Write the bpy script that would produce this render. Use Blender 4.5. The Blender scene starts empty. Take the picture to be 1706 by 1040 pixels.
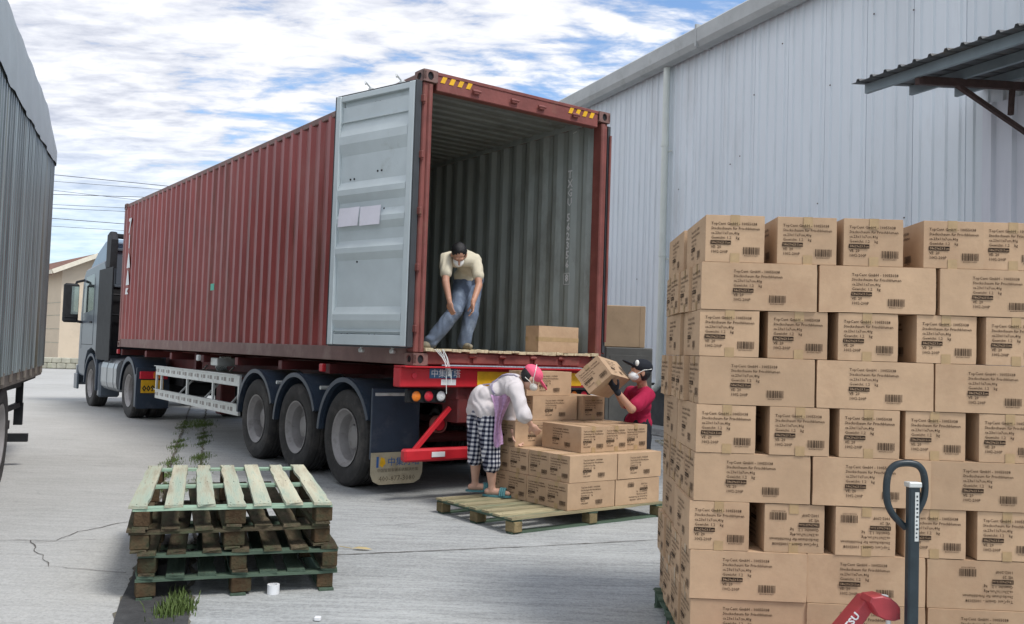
import bpy, bmesh, math, random
from mathutils import Vector, Matrix, noise
import numpy as np
random.seed(7)
R = math.radians
SC = bpy.context.scene
COL = SC.collection

# ------------------------------------------------------------------ camera
CH = 1.5
PITCH, ROLL, FPX = 0.043943, 0.032578, 1515.4
_f = Vector((0, math.cos(PITCH), math.sin(PITCH)))
_u0 = Vector((0, -math.sin(PITCH), math.cos(PITCH)))
_x0 = Vector((1, 0, 0))
_cr, _sr = math.cos(ROLL), math.sin(ROLL)
CX = _cr * _x0 + _sr * _u0
CU = -_sr * _x0 + _cr * _u0
camd = bpy.data.cameras.new('camera')
cam = bpy.data.objects.new('camera', camd)
COL.objects.link(cam)
mw = Matrix(((CX.x, CU.x, -_f.x, 0), (CX.y, CU.y, -_f.y, 0), (CX.z, CU.z, -_f.z, CH), (0, 0, 0, 1)))
cam.matrix_world = mw
camd.sensor_width = 36
camd.lens = 36 * FPX / 1706
camd.clip_end = 2000
camd.clip_start = 0.05
SC.camera = cam

# ------------------------------------------------------------------ world + sun
SUN_EL, SUN_AZ = 58, 128      # azimuth measured clockwise from +Y (north)
w = bpy.data.worlds.new('World'); SC.world = w; w.use_nodes = True
nt = w.node_tree; N = nt.nodes; Lk = nt.links
for n in list(N): N.remove(n)
def nd(t, **k):
    n = N.new(t)
    for a, b in k.items(): setattr(n, a, b)
    return n
def wmath(op, a, b=None, c=None):
    n = nd('ShaderNodeMath', operation=op)
    for i, v in enumerate((a, b, c)):
        if v is None: continue
        if isinstance(v, (int, float)): n.inputs[i].default_value = v
        else: Lk.new(v, n.inputs[i])
    return n.outputs[0]
out = nd('ShaderNodeOutputWorld'); bg = nd('ShaderNodeBackground'); bg.inputs[1].default_value = 0.1
sky = nd('ShaderNodeTexSky', sky_type='NISHITA'); sky.sun_disc = False
sky.sun_elevation = R(SUN_EL); sky.sun_rotation = R(SUN_AZ); sky.air_density = 1.0; sky.dust_density = 1.2; sky.ozone_density = 2.0
tc = nd('ShaderNodeTexCoord'); sp = nd('ShaderNodeSeparateXYZ'); Lk.new(tc.outputs['Generated'], sp.inputs[0])
zz = wmath('MAXIMUM', sp.outputs[2], 0.0)
den = wmath('ADD', zz, 0.13)
cb = nd('ShaderNodeCombineXYZ')
Lk.new(wmath('DIVIDE', sp.outputs[0], den), cb.inputs[0]); Lk.new(wmath('DIVIDE', sp.outputs[1], den), cb.inputs[1])
def wmap(loc, rot, scale):
    m = nd('ShaderNodeMapping'); m.inputs['Location'].default_value = loc; m.inputs['Rotation'].default_value = (0, 0, R(rot)); m.inputs['Scale'].default_value = scale
    Lk.new(cb.outputs[0], m.inputs[0]); return m.outputs[0]
def wnoise(vec, scale, detail, rough=.55, dist=0.0):
    n = nd('ShaderNodeTexNoise'); n.inputs['Scale'].default_value = scale; n.inputs['Detail'].default_value = detail
    n.inputs['Roughness'].default_value = rough; n.inputs['Distortion'].default_value = dist; Lk.new(vec, n.inputs['Vector']); return n.outputs['Fac']
CLX, CLY = 8.1, 2.2
big = wnoise(wmap((CLX, CLY, 0), 12, (1.0, .8, 1)), .55, 3)
puff = wnoise(wmap((1.2, 4.0, 0), 24, (1.0, 1.5, 1)), 3.7, 7, .58, .35)
fine = wnoise(wmap((7, 2, 0), -15, (1.2, 2.6, 1)), 7.0, 6, .6, .3)
cov = wmath('ADD', wmath('MULTIPLY', big, .9), wmath('ADD', wmath('MULTIPLY', puff, .75), wmath('MULTIPLY', fine, .34)))
# a little more open blue to the upper right (a real gap in the deck, wide in azimuth)
rx = wmath('MULTIPLY', sp.outputs[0], -.16)
cov = wmath('ADD', cov, rx)
mr = nd('ShaderNodeMapRange', interpolation_type='SMOOTHSTEP'); mr.inputs['From Min'].default_value = .80; mr.inputs['From Max'].default_value = .99
Lk.new(cov, mr.inputs[0])
lowfade = nd('ShaderNodeMapRange', interpolation_type='SMOOTHSTEP'); lowfade.inputs['From Min'].default_value = .03; lowfade.inputs['From Max'].default_value = .24
lowfade.inputs['To Min'].default_value = .35; lowfade.inputs['To Max'].default_value = 1
Lk.new(zz, lowfade.inputs[0])
mask = wmath('MULTIPLY', mr.outputs[0], lowfade.outputs[0])
cr = nd('ShaderNodeValToRGB'); e = cr.color_ramp.elements
e[0].position = .38; e[0].color = (.50, .53, .62, 1); e[1].position = .62; e[1].color = (.96, .97, 1.0, 1)
tone = wmath('ADD', wmath('MULTIPLY', puff, .6), wmath('MULTIPLY', fine, .4)); Lk.new(tone, cr.inputs[0])
sc10 = nd('ShaderNodeVectorMath', operation='SCALE'); Lk.new(cr.outputs[0], sc10.inputs[0]); sc10.inputs['Scale'].default_value = 6.2
skb = nd('ShaderNodeVectorMath', operation='MULTIPLY'); Lk.new(sky.outputs[0], skb.inputs[0]); skb.inputs[1].default_value = (.84, .95, 1.04)
mx = nd('ShaderNodeMix', data_type='RGBA'); Lk.new(mask, mx.inputs['Factor'])
Lk.new(skb.outputs[0], mx.inputs[6]); Lk.new(sc10.outputs[0], mx.inputs[7])
Lk.new(mx.outputs[2], bg.inputs[0]); Lk.new(bg.outputs[0], out.inputs[0])

sl = bpy.data.lights.new('sun', 'SUN'); sl.energy = 1.45; sl.angle = R(16); sl.color = (1, .96, .9)
so = bpy.data.objects.new('sun', sl); COL.objects.link(so)
_sd = Vector((math.sin(R(SUN_AZ)) * math.cos(R(SUN_EL)), math.cos(R(SUN_AZ)) * math.cos(R(SUN_EL)), math.sin(R(SUN_EL))))
so.rotation_euler = _sd.to_track_quat('Z', 'Y').to_euler(); so.location = (5, -5, 20)
SC.view_settings.view_transform = 'Standard'; SC.view_settings.look = 'None'; SC.view_settings.gamma = 1
SC.view_settings.use_curve_mapping = False; SC.view_settings.exposure = 1.02

# ------------------------------------------------------------------ helpers
def at(px, py, Y):
    d = CX * ((px - 853) / FPX) + CU * (-(py - 520) / FPX) + _f
    return Vector((0, 0, CH)) + d * (Y / d.y)

class MB:
    def __init__(s): s.v = []; s.f = []; s.m = []; s.sm = []
    def add(s, vs, fs, mi=0, smooth=False, M=None):
        b = len(s.v)
        if M is not None: vs = [M @ Vector(p) for p in vs]
        s.v += [tuple(p) for p in vs]
        for f in fs: s.f.append(tuple(i + b for i in f)); s.m.append(mi); s.sm.append(smooth)
        return s
    def box(s, c, d, bev=0, M=None, mi=0):
        x, y, z = [q / 2 for q in d]
        if bev <= 0:
            vs = [(sx * x, sy * y, sz * z) for sz in (-1, 1) for sy in (-1, 1) for sx in (-1, 1)]
            fs = [(0, 2, 3, 1), (4, 5, 7, 6), (0, 1, 5, 4), (2, 6, 7, 3), (0, 4, 6, 2), (1, 3, 7, 5)]
        else:
            b = min(bev, x * .49, y * .49, z * .49); vs = []; idx = {}
            for sx in (-1, 1):
                for sy in (-1, 1):
                    for sz in (-1, 1):
                        for a in range(3):
                            p = [sx * (x - b), sy * (y - b), sz * (z - b)]; p[a] = (sx * x, sy * y, sz * z)[a]
                            idx[(sx, sy, sz, a)] = len(vs); vs.append(tuple(p))
            g = lambda a, b_, c_, k: idx[(a, b_, c_, k)]
            fs = []
            for q in (-1, 1):
                r = [g(q, -1, -1, 0), g(q, 1, -1, 0), g(q, 1, 1, 0), g(q, -1, 1, 0)]; fs.append(tuple(r if q > 0 else r[::-1]))
                r = [g(-1, q, -1, 1), g(-1, q, 1, 1), g(1, q, 1, 1), g(1, q, -1, 1)]; fs.append(tuple(r if q > 0 else r[::-1]))
                r = [g(-1, -1, q, 2), g(1, -1, q, 2), g(1, 1, q, 2), g(-1, 1, q, 2)]; fs.append(tuple(r if q > 0 else r[::-1]))
            def orient(vlist):
                ce = sum((Vector(vs[i]) for i in vlist), Vector()) / len(vlist)
                n = (Vector(vs[vlist[1]]) - Vector(vs[vlist[0]])).cross(Vector(vs[vlist[2]]) - Vector(vs[vlist[0]]))
                return tuple(vlist) if n.dot(ce) > 0 else tuple(vlist[::-1])
            for p in (-1, 1):
                for q in (-1, 1):
                    fs.append(orient([g(p, q, -1, 0), g(p, q, 1, 0), g(p, q, 1, 1), g(p, q, -1, 1)]))
                    fs.append(orient([g(p, -1, q, 0), g(p, 1, q, 0), g(p, 1, q, 2), g(p, -1, q, 2)]))
                    fs.append(orient([g(-1, p, q, 1), g(1, p, q, 1), g(1, p, q, 2), g(-1, p, q, 2)]))
            for p in (-1, 1):
                for q in (-1, 1):
                    for r_ in (-1, 1): fs.append(orient([g(p, q, r_, 0), g(p, q, r_, 1), g(p, q, r_, 2)]))
        T = Matrix.Translation(c)
        return s.add(vs, fs, mi, False, (M @ T) if M is not None else T)
    def bar(s, p0, p1, wd, ht, up=(0, 0, 1), bev=0.003, mi=0):
        p0, p1 = Vector(p0), Vector(p1); d = p1 - p0; L = d.length; y = d.normalized()
        x = y.cross(Vector(up)); x = x.normalized() if x.length > 1e-5 else Vector((1, 0, 0)); z = x.cross(y)
        M = Matrix(((x.x, y.x, z.x, 0), (x.y, y.y, z.y, 0), (x.z, y.z, z.z, 0), (0, 0, 0, 1)))
        M = Matrix.Translation((p0 + p1) / 2) @ M
        return s.box((0, 0, 0), (wd, L, ht), bev, M, mi)
    def tube(s, pts, r, n=8, caps=True, mi=0, closed=False):
        pts = [Vector(p) for p in pts]; rs = r if isinstance(r, (list, tuple)) else [r] * len(pts)
        vs = []; fs = []; k = len(pts); prev = None
        for i, p in enumerate(pts):
            if closed: t = pts[(i + 1) % k] - pts[i - 1]
            else: t = pts[min(i + 1, k - 1)] - pts[max(i - 1, 0)]
            t.normalize()
            if prev is None:
                a = Vector((0, 0, 1)) if abs(t.z) < .9 else Vector((1, 0, 0)); x = t.cross(a).normalized()
            else: x = (prev - t * prev.dot(t)).normalized()
            prev = x; y = t.cross(x)
            for j in range(n):
                an = 2 * math.pi * j / n; vs.append(p + (x * math.cos(an) + y * math.sin(an)) * rs[i])
        for i in range(k if closed else k - 1):
            a = i * n; b = ((i + 1) % k) * n
            for j in range(n): fs.append((a + j, a + (j + 1) % n, b + (j + 1) % n, b + j))
        s.add(vs, fs, mi, True)
        if caps and not closed:
            s.add(vs[:n], [tuple(range(n))[::-1]], mi); s.add(vs[-n:], [tuple(range(n))], mi)
        return s
    def lathe(s, prof, n, M=None, mi=0, smooth=True, arc=None):
        # profile (r, a) turned about local X axis; a = position on X
        vs = []; fs = []; full = arc is None
        a0, a1 = arc if arc else (0, 2 * math.pi); m = n if full else n + 1
        for r, a in prof:
            for j in range(m):
                an = a0 + (a1 - a0) * j / n; vs.append((a, r * math.cos(an), r * math.sin(an)))
        for i in range(len(prof) - 1):
            for j in range(n):
                j2 = (j + 1) % m if full else j + 1
                fs.append((i * m + j, i * m + j2, (i + 1) * m + j2, (i + 1) * m + j))
        return s.add(vs, fs, mi, smooth, M)
    def prism(s, poly, t, M=None, mi=0, smooth=False):
        # poly in XZ plane, thickness t along +Y
        n = len(poly); vs = [(p[0], 0, p[1]) for p in poly] + [(p[0], t, p[1]) for p in poly]
        fs = [tuple(range(n)), tuple(range(n, 2 * n))[::-1]] + [(i, i + n, (i + 1) % n + n, (i + 1) % n) for i in range(n)]
        return s.add(vs, fs, mi, smooth, M)
    def mesh(s, name, mats, angle=35, fix=True):
        me = bpy.data.meshes.new(name); me.from_pydata(s.v, [], s.f)
        for m in (mats if isinstance(mats, (list, tuple)) else [mats]): me.materials.append(m)
        me.polygons.foreach_set('material_index', s.m)
        me.polygons.foreach_set('use_smooth', s.sm)
        if fix:
            bm = bmesh.new(); bm.from_mesh(me); bmesh.ops.recalc_face_normals(bm, faces=bm.faces); bm.to_mesh(me); bm.free()
        if any(s.sm): me.set_sharp_from_angle(angle=R(angle))
        me.update(); return me
    def build(s, name, mats, parent=None, **k):
        return link(s.mesh(name, mats, fix=k.get('fix', True)), name, parent)

def link(me, name, parent=None, loc=None, rot=None):
    o = bpy.data.objects.new(name, me); COL.objects.link(o)
    if parent is not None: o.parent = parent
    if loc is not None: o.location = loc
    if rot is not None: o.rotation_euler = rot
    return o
def tag(o, label=None, cat=None, group=None, kind=None):
    if label: o['label'] = label
    if cat: o['category'] = cat
    if group: o['group'] = group
    if kind: o['kind'] = kind
    return o
def thing(name, label, cat, loc=(0, 0, 0), rz=0, group=None):
    o = bpy.data.objects.new(name, None); COL.objects.link(o); o.location = loc; o.rotation_euler = (0, 0, rz)
    o.empty_display_size = .1
    return tag(o, label, cat, group)
def copy_tree(o, parent=None):
    c = o.copy(); COL.objects.link(c); c.parent = parent
    for ch in o.children: copy_tree(ch, c)
    return c

# ------------------------------------------------------------------ materials
def mat(name, col, rough=.6, metal=0, var=.12, scale=6, bump=0, rnd=0, spec=.4, dirt=None, dirt_s=2.5, dirt_t=(.55, .75), stretch=(1, 1, 1), bscale=None, hue=0, dirt2=None):
    m = bpy.data.materials.new(name); m.use_nodes = True; t = m.node_tree; n = t.nodes; l = t.links
    b = n['Principled BSDF']; b.inputs['Roughness'].default_value = rough; b.inputs['Metallic'].default_value = metal
    b.inputs['Specular IOR Level'].default_value = spec
    c = n.new('ShaderNodeTexCoord'); mp = n.new('ShaderNodeMapping'); l.new(c.outputs['Object'], mp.inputs[0]); mp.inputs['Scale'].default_value = stretch
    oi = n.new('ShaderNodeObjectInfo')
    va = n.new('ShaderNodeVectorMath'); va.operation = 'MULTIPLY_ADD'; l.new(oi.outputs['Random'], va.inputs[0]); va.inputs[1].default_value = (37, 91, 53) ; l.new(mp.outputs[0], va.inputs[2])
    nz = n.new('ShaderNodeTexNoise'); nz.inputs['Scale'].default_value = scale; nz.inputs['Detail'].default_value = 6; nz.inputs['Roughness'].default_value = .62; l.new(va.outputs[0], nz.inputs['Vector'])
    mr = n.new('ShaderNodeMapRange'); l.new(nz.outputs['Fac'], mr.inputs[0]); mr.inputs['From Min'].default_value = .3; mr.inputs['From Max'].default_value = .7
    mr.inputs['To Min'].default_value = 1 - var; mr.inputs['To Max'].default_value = 1 + var
    val = mr.outputs[0]
    if rnd:
        r2 = n.new('ShaderNodeMapRange'); l.new(oi.outputs['Random'], r2.inputs[0]); r2.inputs['To Min'].default_value = 1 - rnd; r2.inputs['To Max'].default_value = 1 + rnd
        mm = n.new('ShaderNodeMath'); mm.operation = 'MULTIPLY'; l.new(val, mm.inputs[0]); l.new(r2.outputs[0], mm.inputs[1]); val = mm.outputs[0]
    sc = n.new('ShaderNodeVectorMath'); sc.operation = 'SCALE'; sc.inputs[0].default_value = col; l.new(val, sc.inputs['Scale'])
    colr = sc.outputs[0]
    if dirt:
        d = n.new('ShaderNodeTexNoise'); d.inputs['Scale'].default_value = dirt_s; d.inputs['Detail'].default_value = 8; d.inputs['Roughness'].default_value = .7; l.new(va.outputs[0], d.inputs['Vector'])
        dm = n.new('ShaderNodeMapRange'); l.new(d.outputs['Fac'], dm.inputs[0]); dm.inputs['From Min'].default_value = dirt_t[0]; dm.inputs['From Max'].default_value = dirt_t[1]
        x = n.new('ShaderNodeMix'); x.data_type = 'RGBA'; l.new(dm.outputs[0], x.inputs['Factor']); l.new(colr, x.inputs[6]); x.inputs[7].default_value = (*dirt, 1); colr = x.outputs[2]
    if dirt2:
        c2_, s2_, a2_, b2_, st_ = dirt2
        m2 = n.new('ShaderNodeMapping'); l.new(c.outputs['Object'], m2.inputs[0]); m2.inputs['Scale'].default_value = st_
        d = n.new('ShaderNodeTexNoise'); d.inputs['Scale'].default_value = s2_; d.inputs['Detail'].default_value = 7; d.inputs['Roughness'].default_value = .65; l.new(m2.outputs[0], d.inputs['Vector'])
        dm = n.new('ShaderNodeMapRange'); l.new(d.outputs['Fac'], dm.inputs[0]); dm.inputs['From Min'].default_value = a2_; dm.inputs['From Max'].default_value = b2_
        x = n.new('ShaderNodeMix'); x.data_type = 'RGBA'; l.new(dm.outputs[0], x.inputs['Factor']); l.new(colr, x.inputs[6]); x.inputs[7].default_value = (*c2_, 1); colr = x.outputs[2]
    l.new(colr, b.inputs['Base Color'])
    if bump:
        bn = n.new('ShaderNodeTexNoise'); bn.inputs['Scale'].default_value = bscale or scale * 6; bn.inputs['Detail'].default_value = 5; l.new(va.outputs[0], bn.inputs['Vector'])
        bp = n.new('ShaderNodeBump'); bp.inputs['Strength'].default_value = bump; bp.inputs['Distance'].default_value = .01; l.new(bn.outputs['Fac'], bp.inputs['Height']); l.new(bp.outputs[0], b.inputs['Normal'])
    return m

M_card = mat('cardboard', (.462, .318, .203), .8, var=.08, scale=7, bump=.12, rnd=.11, spec=.2, dirt=(.37, .235, .145), dirt_s=2.0, dirt_t=(.5, .8), dirt2=((.30, .20, .125), 16, .66, .82, (1, 1, 1)))
M_cardb = mat('cardboard_plain', (.50, .32, .18), .8, var=.06, scale=9, bump=.05, rnd=.05, spec=.2)
M_ink = mat('ink', (.032, .020, .014), .8, var=.5, scale=60, spec=.1)
M_tape = mat('parcel_tape', (.40, .275, .145), .3, var=.12, scale=20, spec=.4)
M_wood = mat('pallet_wood', (.33, .285, .175), .85, var=.35, scale=7, bump=.5, rnd=.22, stretch=(.25, 3, 3), dirt=(.16, .20, .13), dirt_s=3, dirt_t=(.5, .68), spec=.15)
M_woodmint = mat('pallet_wood_mint', (.25, .36, .27), .85, var=.3, scale=7, bump=.5, rnd=.15, stretch=(.25, 3, 3), dirt=(.40, .38, .28), dirt_s=4, spec=.15)
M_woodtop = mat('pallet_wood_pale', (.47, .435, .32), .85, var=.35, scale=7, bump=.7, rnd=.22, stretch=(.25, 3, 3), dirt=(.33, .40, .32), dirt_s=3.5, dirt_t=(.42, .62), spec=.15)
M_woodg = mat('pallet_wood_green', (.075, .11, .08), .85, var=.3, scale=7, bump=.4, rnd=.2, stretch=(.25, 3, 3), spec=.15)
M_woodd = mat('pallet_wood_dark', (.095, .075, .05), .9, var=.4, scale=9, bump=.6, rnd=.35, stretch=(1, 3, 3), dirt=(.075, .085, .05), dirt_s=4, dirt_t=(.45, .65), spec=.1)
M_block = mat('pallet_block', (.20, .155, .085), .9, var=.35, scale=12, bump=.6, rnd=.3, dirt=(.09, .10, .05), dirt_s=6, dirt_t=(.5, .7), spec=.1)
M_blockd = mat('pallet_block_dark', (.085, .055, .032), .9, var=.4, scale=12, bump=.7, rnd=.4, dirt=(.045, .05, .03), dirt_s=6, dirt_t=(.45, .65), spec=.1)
M_cred = mat('container_red', (.285, .062, .056), .42, var=.22, scale=1.3, bump=.08, stretch=(1, 1, .35), dirt=(.33, .15, .13), dirt_s=1.5, dirt_t=(.5, .85), dirt2=((.13, .04, .025), 5.0, .52, .70, (1, 1, .10)))
M_cframe = mat('container_frame_red', (.20, .062, .052), .55, var=.2, scale=5, bump=.15, dirt=(.22, .12, .08), dirt_s=4, dirt_t=(.55, .8))
M_crail = mat('container_rail', (.19, .105, .09), .6, var=.15, scale=4, bump=.12, dirt=(.26, .2, .17), dirt_s=2, dirt_t=(.5, .8))
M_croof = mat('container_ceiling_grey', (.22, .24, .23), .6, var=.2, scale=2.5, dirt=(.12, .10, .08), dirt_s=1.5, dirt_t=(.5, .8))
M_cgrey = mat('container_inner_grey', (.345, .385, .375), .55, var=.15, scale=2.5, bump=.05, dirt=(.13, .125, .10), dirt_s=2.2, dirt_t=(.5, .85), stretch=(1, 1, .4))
M_dgrey = mat('door_grey', (.53, .59, .605), .5, var=.06, scale=3, bump=.04, dirt=(.33, .36, .33), dirt_s=2, dirt_t=(.6, .85))
M_gasket = mat('gasket', (.05, .055, .06), .6)
M_ply = mat('plywood', (.42, .33, .2), .8, var=.3, scale=9, bump=.4, dirt=(.18, .12, .07), dirt_s=5)
M_tred = mat('trailer_red', (.50, .02, .03), .4, var=.12, scale=5, dirt=(.25, .05, .045), dirt_s=4, dirt_t=(.58, .8))
M_tdark = mat('trailer_dark_red', (.12, .022, .022), .6, var=.3, scale=4, dirt=(.05, .035, .03), dirt_s=3)
M_black = mat('black_steel', (.02, .021, .023), .6, var=.3, scale=6, spec=.25)
M_rub = mat('tyre_rubber', (.036, .034, .033), .78, var=.2, scale=8, bump=.15, dirt=(.10, .09, .082), dirt_s=4, dirt_t=(.5, .8))
M_rim = mat('wheel_rim', (.31, .295, .29), .5, metal=.25, var=.15, scale=6, dirt=(.14, .12, .11), dirt_s=5)
M_fend = mat('fender_plastic', (.035, .05, .075), .4, var=.15, scale=5, dirt=(.09, .10, .12), dirt_s=4, dirt_t=(.55, .8))
M_flap = mat('mudflap_rubber', (.42, .37, .26), .6, var=.15, scale=5, dirt=(.25, .21, .14), dirt_s=5, dirt_t=(.5, .75))
M_alu = mat('aluminium', (.62, .64, .62), .45, metal=.3, var=.1, scale=6, dirt=(.4, .38, .33), dirt_s=5)
M_alud = mat('rail_hole_tone', (.30, .28, .26), .6)
M_silver = mat('tank_silver', (.40, .42, .43), .35, metal=.6, var=.1, scale=5)
M_cab = mat('cab_paint', (.095, .115, .14), .3, var=.08, scale=3, spec=.5)
M_cabb = mat('cab_roof_blue', (.15, .235, .33), .3, var=.08, scale=3, spec=.5)
M_glass = mat('dark_glass', (.02, .03, .03), .08, spec=.8)
M_mirr = mat('mirror_glass', (.6, .68, .65), .08, metal=.9)
M_orange = mat('lamp_orange', (.8, .22, .03), .25, var=.1, scale=40)
M_lred = mat('lamp_red', (.6, .03, .05), .25, var=.1, scale=40)
M_lwhite = mat('lamp_clear', (.7, .72, .72), .2, var=.15, scale=60)
M_yellow = mat('reflective_yellow', (.75, .42, .02), .4, var=.15, scale=8)
M_white = mat('white_paint', (.72, .73, .74), .5, var=.08, scale=10)
M_paper = mat('paper', (.78, .76, .83), .7, var=.04, scale=8)
M_blue = mat('sign_blue', (.05, .12, .22), .5)
M_pblue = mat('print_blue', (.04, .12, .32), .6)
M_wall = mat('warehouse_sheet', (.665, .72, .765), .45, var=.05, scale=1.2, stretch=(1, 1, .25), rnd=.05, dirt=(.55, .58, .60), dirt_s=.8, dirt2=((.40, .42, .42), 6, .58, .85, (1, 1, .06)))
M_gut = mat('gutter_metal', (.40, .42, .42), .5, var=.12, scale=2, dirt=(.27, .28, .27), dirt_s=1.5)
M_plinth = mat('plinth_dark', (.055, .062, .065), .8, var=.25, scale=4, dirt=(.16, .17, .17), dirt_s=2.5, dirt_t=(.6, .8))
M_pvc = mat('downpipe_pvc', (.60, .64, .60), .4, var=.06, scale=3)
M_awn = mat('awning_sheet', (.10, .105, .11), .6, var=.2, scale=4, dirt=(.16, .13, .10), dirt_s=3)
M_purl = mat('purlin_galv', (.22, .27, .30), .5, var=.12, scale=5)
M_rust = mat('rusty_steel', (.065, .038, .033), .7, var=.3, scale=8)
M_navy = mat('jack_handle_navy', (.022, .033, .040), .38, var=.3, scale=10, spec=.4, dirt=(.09, .09, .085), dirt_s=14, dirt_t=(.6, .75))
M_jred = mat('jack_red', (.36, .04, .05), .42, var=.2, scale=8, spec=.5, dirt=(.10, .03, .03), dirt_s=9, dirt_t=(.56, .72))
M_tarp = mat('tarpaulin_grey', (.36, .40, .41), .6, var=.08, scale=2, bump=.3, bscale=3)
M_lsheet = mat('truck_side_sheet', (.17, .195, .20), .35, metal=.3, var=.75, scale=16, rnd=.2, stretch=(1, 1, .015), dirt=(.12, .10, .06), dirt_s=9, dirt_t=(.52, .7))  # vertical streaks paint rib contrast and reflections into the colour
M_lrail = mat('truck_side_rail', (.17, .15, .13), .7, var=.25, scale=6, bump=.3, dirt=(.10, .07, .05), dirt_s=4)
M_house = mat('house_render', (.60, .50, .38), .85, var=.06, scale=.8, dirt=(.5, .42, .32), dirt_s=.6)
M_roof = mat('house_roof', (.17, .08, .055), .8, var=.2, scale=1)
M_trim = mat('house_trim', (.70, .64, .52), .7)
M_stone = mat('low_wall_stone', (.38, .37, .30), .9, var=.3, scale=1.5, bump=.4, dirt=(.16, .20, .10), dirt_s=.9)
M_skin = mat('skin', (.46, .245, .165), .5, var=.06, scale=15, spec=.35)
M_skin2 = mat('skin_pale', (.56, .34, .25), .5, var=.06, scale=15, spec=.35)
M_hair = mat('hair', (.012, .011, .012), .5, var=.3, scale=60, bump=.4)
M_cream = mat('cream_shirt', (.64, .585, .45), .85, var=.05, scale=10, bump=.15, bscale=18, spec=.1)
M_wshirt = mat('white_shirt', (.62, .575, .575), .85, var=.05, scale=10, bump=.15, bscale=18, spec=.1)
M_mask = mat('face_mask', (.74, .73, .68), .8, spec=.1)
M_jean = mat('jeans', (.13, .165, .23), .85, var=.25, scale=6, bump=.2, dirt=(.27, .33, .42), dirt_s=4, dirt_t=(.5, .7), spec=.1)
M_pink = mat('pink_cap', (.80, .13, .22), .75, var=.06, scale=10, spec=.15)
M_mag = mat('magenta_shirt', (.34, .016, .055), .8, var=.1, scale=8, bump=.15, bscale=18, spec=.15)
M_bcloth = mat('black_cloth', (.02, .022, .028), .85, spec=.15)
M_apron = mat('apron_lilac', (.52, .33, .52), .8, var=.28, scale=35, spec=.1)
M_shoe = mat('canvas_shoe', (.25, .22, .16), .8, var=.3, scale=30)
M_sole = mat('shoe_sole', (.5, .45, .34), .7)
M_slip = mat('slipper_teal', (.08, .22, .24), .6)
M_cabin = mat('cabinet_grey', (.085, .085, .08), .7, var=.12, scale=3, dirt=(.13, .13, .12), dirt_s=2)
M_carto = mat('old_carton', (.34, .245, .155), .85, var=.1, scale=4, dirt=(.25, .18, .11), dirt_s=3, dirt_t=(.55, .75))
M_weed = mat('weed_green', (.10, .15, .035), .7, var=.4, scale=30, rnd=.2)
M_leaf = mat('dry_leaf', (.45, .36, .18), .7)
M_wire = mat('wire', (.03, .03, .035), .6)
M_pole = mat('concrete_pole', (.4, .4, .38), .8)
M_plastic = mat('clear_strands', (.75, .8, .78), .3)

# plaid shorts
def plaid():
    m = bpy.data.materials.new('plaid_cloth'); m.use_nodes = True; t = m.node_tree; n = t.nodes; l = t.links; b = n['Principled BSDF']
    b.inputs['Roughness'].default_value = .85; b.inputs['Specular IOR Level'].default_value = .1
    c = n.new('ShaderNodeTexCoord'); s = n.new('ShaderNodeSeparateXYZ'); l.new(c.outputs['Object'], s.inputs[0])
    def wv(sock, k, ph=0):
        a = n.new('ShaderNodeMath'); a.operation = 'MULTIPLY_ADD'; l.new(sock, a.inputs[0]); a.inputs[1].default_value = k; a.inputs[2].default_value = ph
        q = n.new('ShaderNodeMath'); q.operation = 'SINE'; l.new(a.outputs[0], q.inputs[0])
        r = n.new('ShaderNodeMapRange'); l.new(q.outputs[0], r.inputs[0]); r.inputs['From Min'].default_value = -.25; r.inputs['From Max'].default_value = .25; return r.outputs[0]
    k = 2 * math.pi / .042
    xy = n.new('ShaderNodeMath'); xy.operation = 'MULTIPLY_ADD'; l.new(s.outputs[1], xy.inputs[0]); xy.inputs[1].default_value = .6; l.new(s.outputs[0], xy.inputs[2])
    a = wv(xy.outputs[0], k); z = wv(s.outputs[2], k, 1)
    ad = n.new('ShaderNodeMath'); ad.operation = 'ADD'; l.new(a, ad.inputs[0]); l.new(z, ad.inputs[1])
    h = n.new('ShaderNodeMath'); h.operation = 'MULTIPLY'; l.new(ad.outputs[0], h.inputs[0]); h.inputs[1].default_value = .5
    r = n.new('ShaderNodeValToRGB'); l.new(h.outputs[0], r.inputs[0]); e = r.color_ramp.elements
    e[0].position = 0; e[0].color = (.012, .014, .03, 1); e[1].position = 1; e[1].color = (.68, .68, .70, 1)
    x = e.new(.5) if hasattr(e, 'new') else r.color_ramp.elements.new(.5); x.color = (.16, .17, .22, 1)
    l.new(r.outputs[0], b.inputs['Base Color']); return m
M_plaid = plaid()

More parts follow.
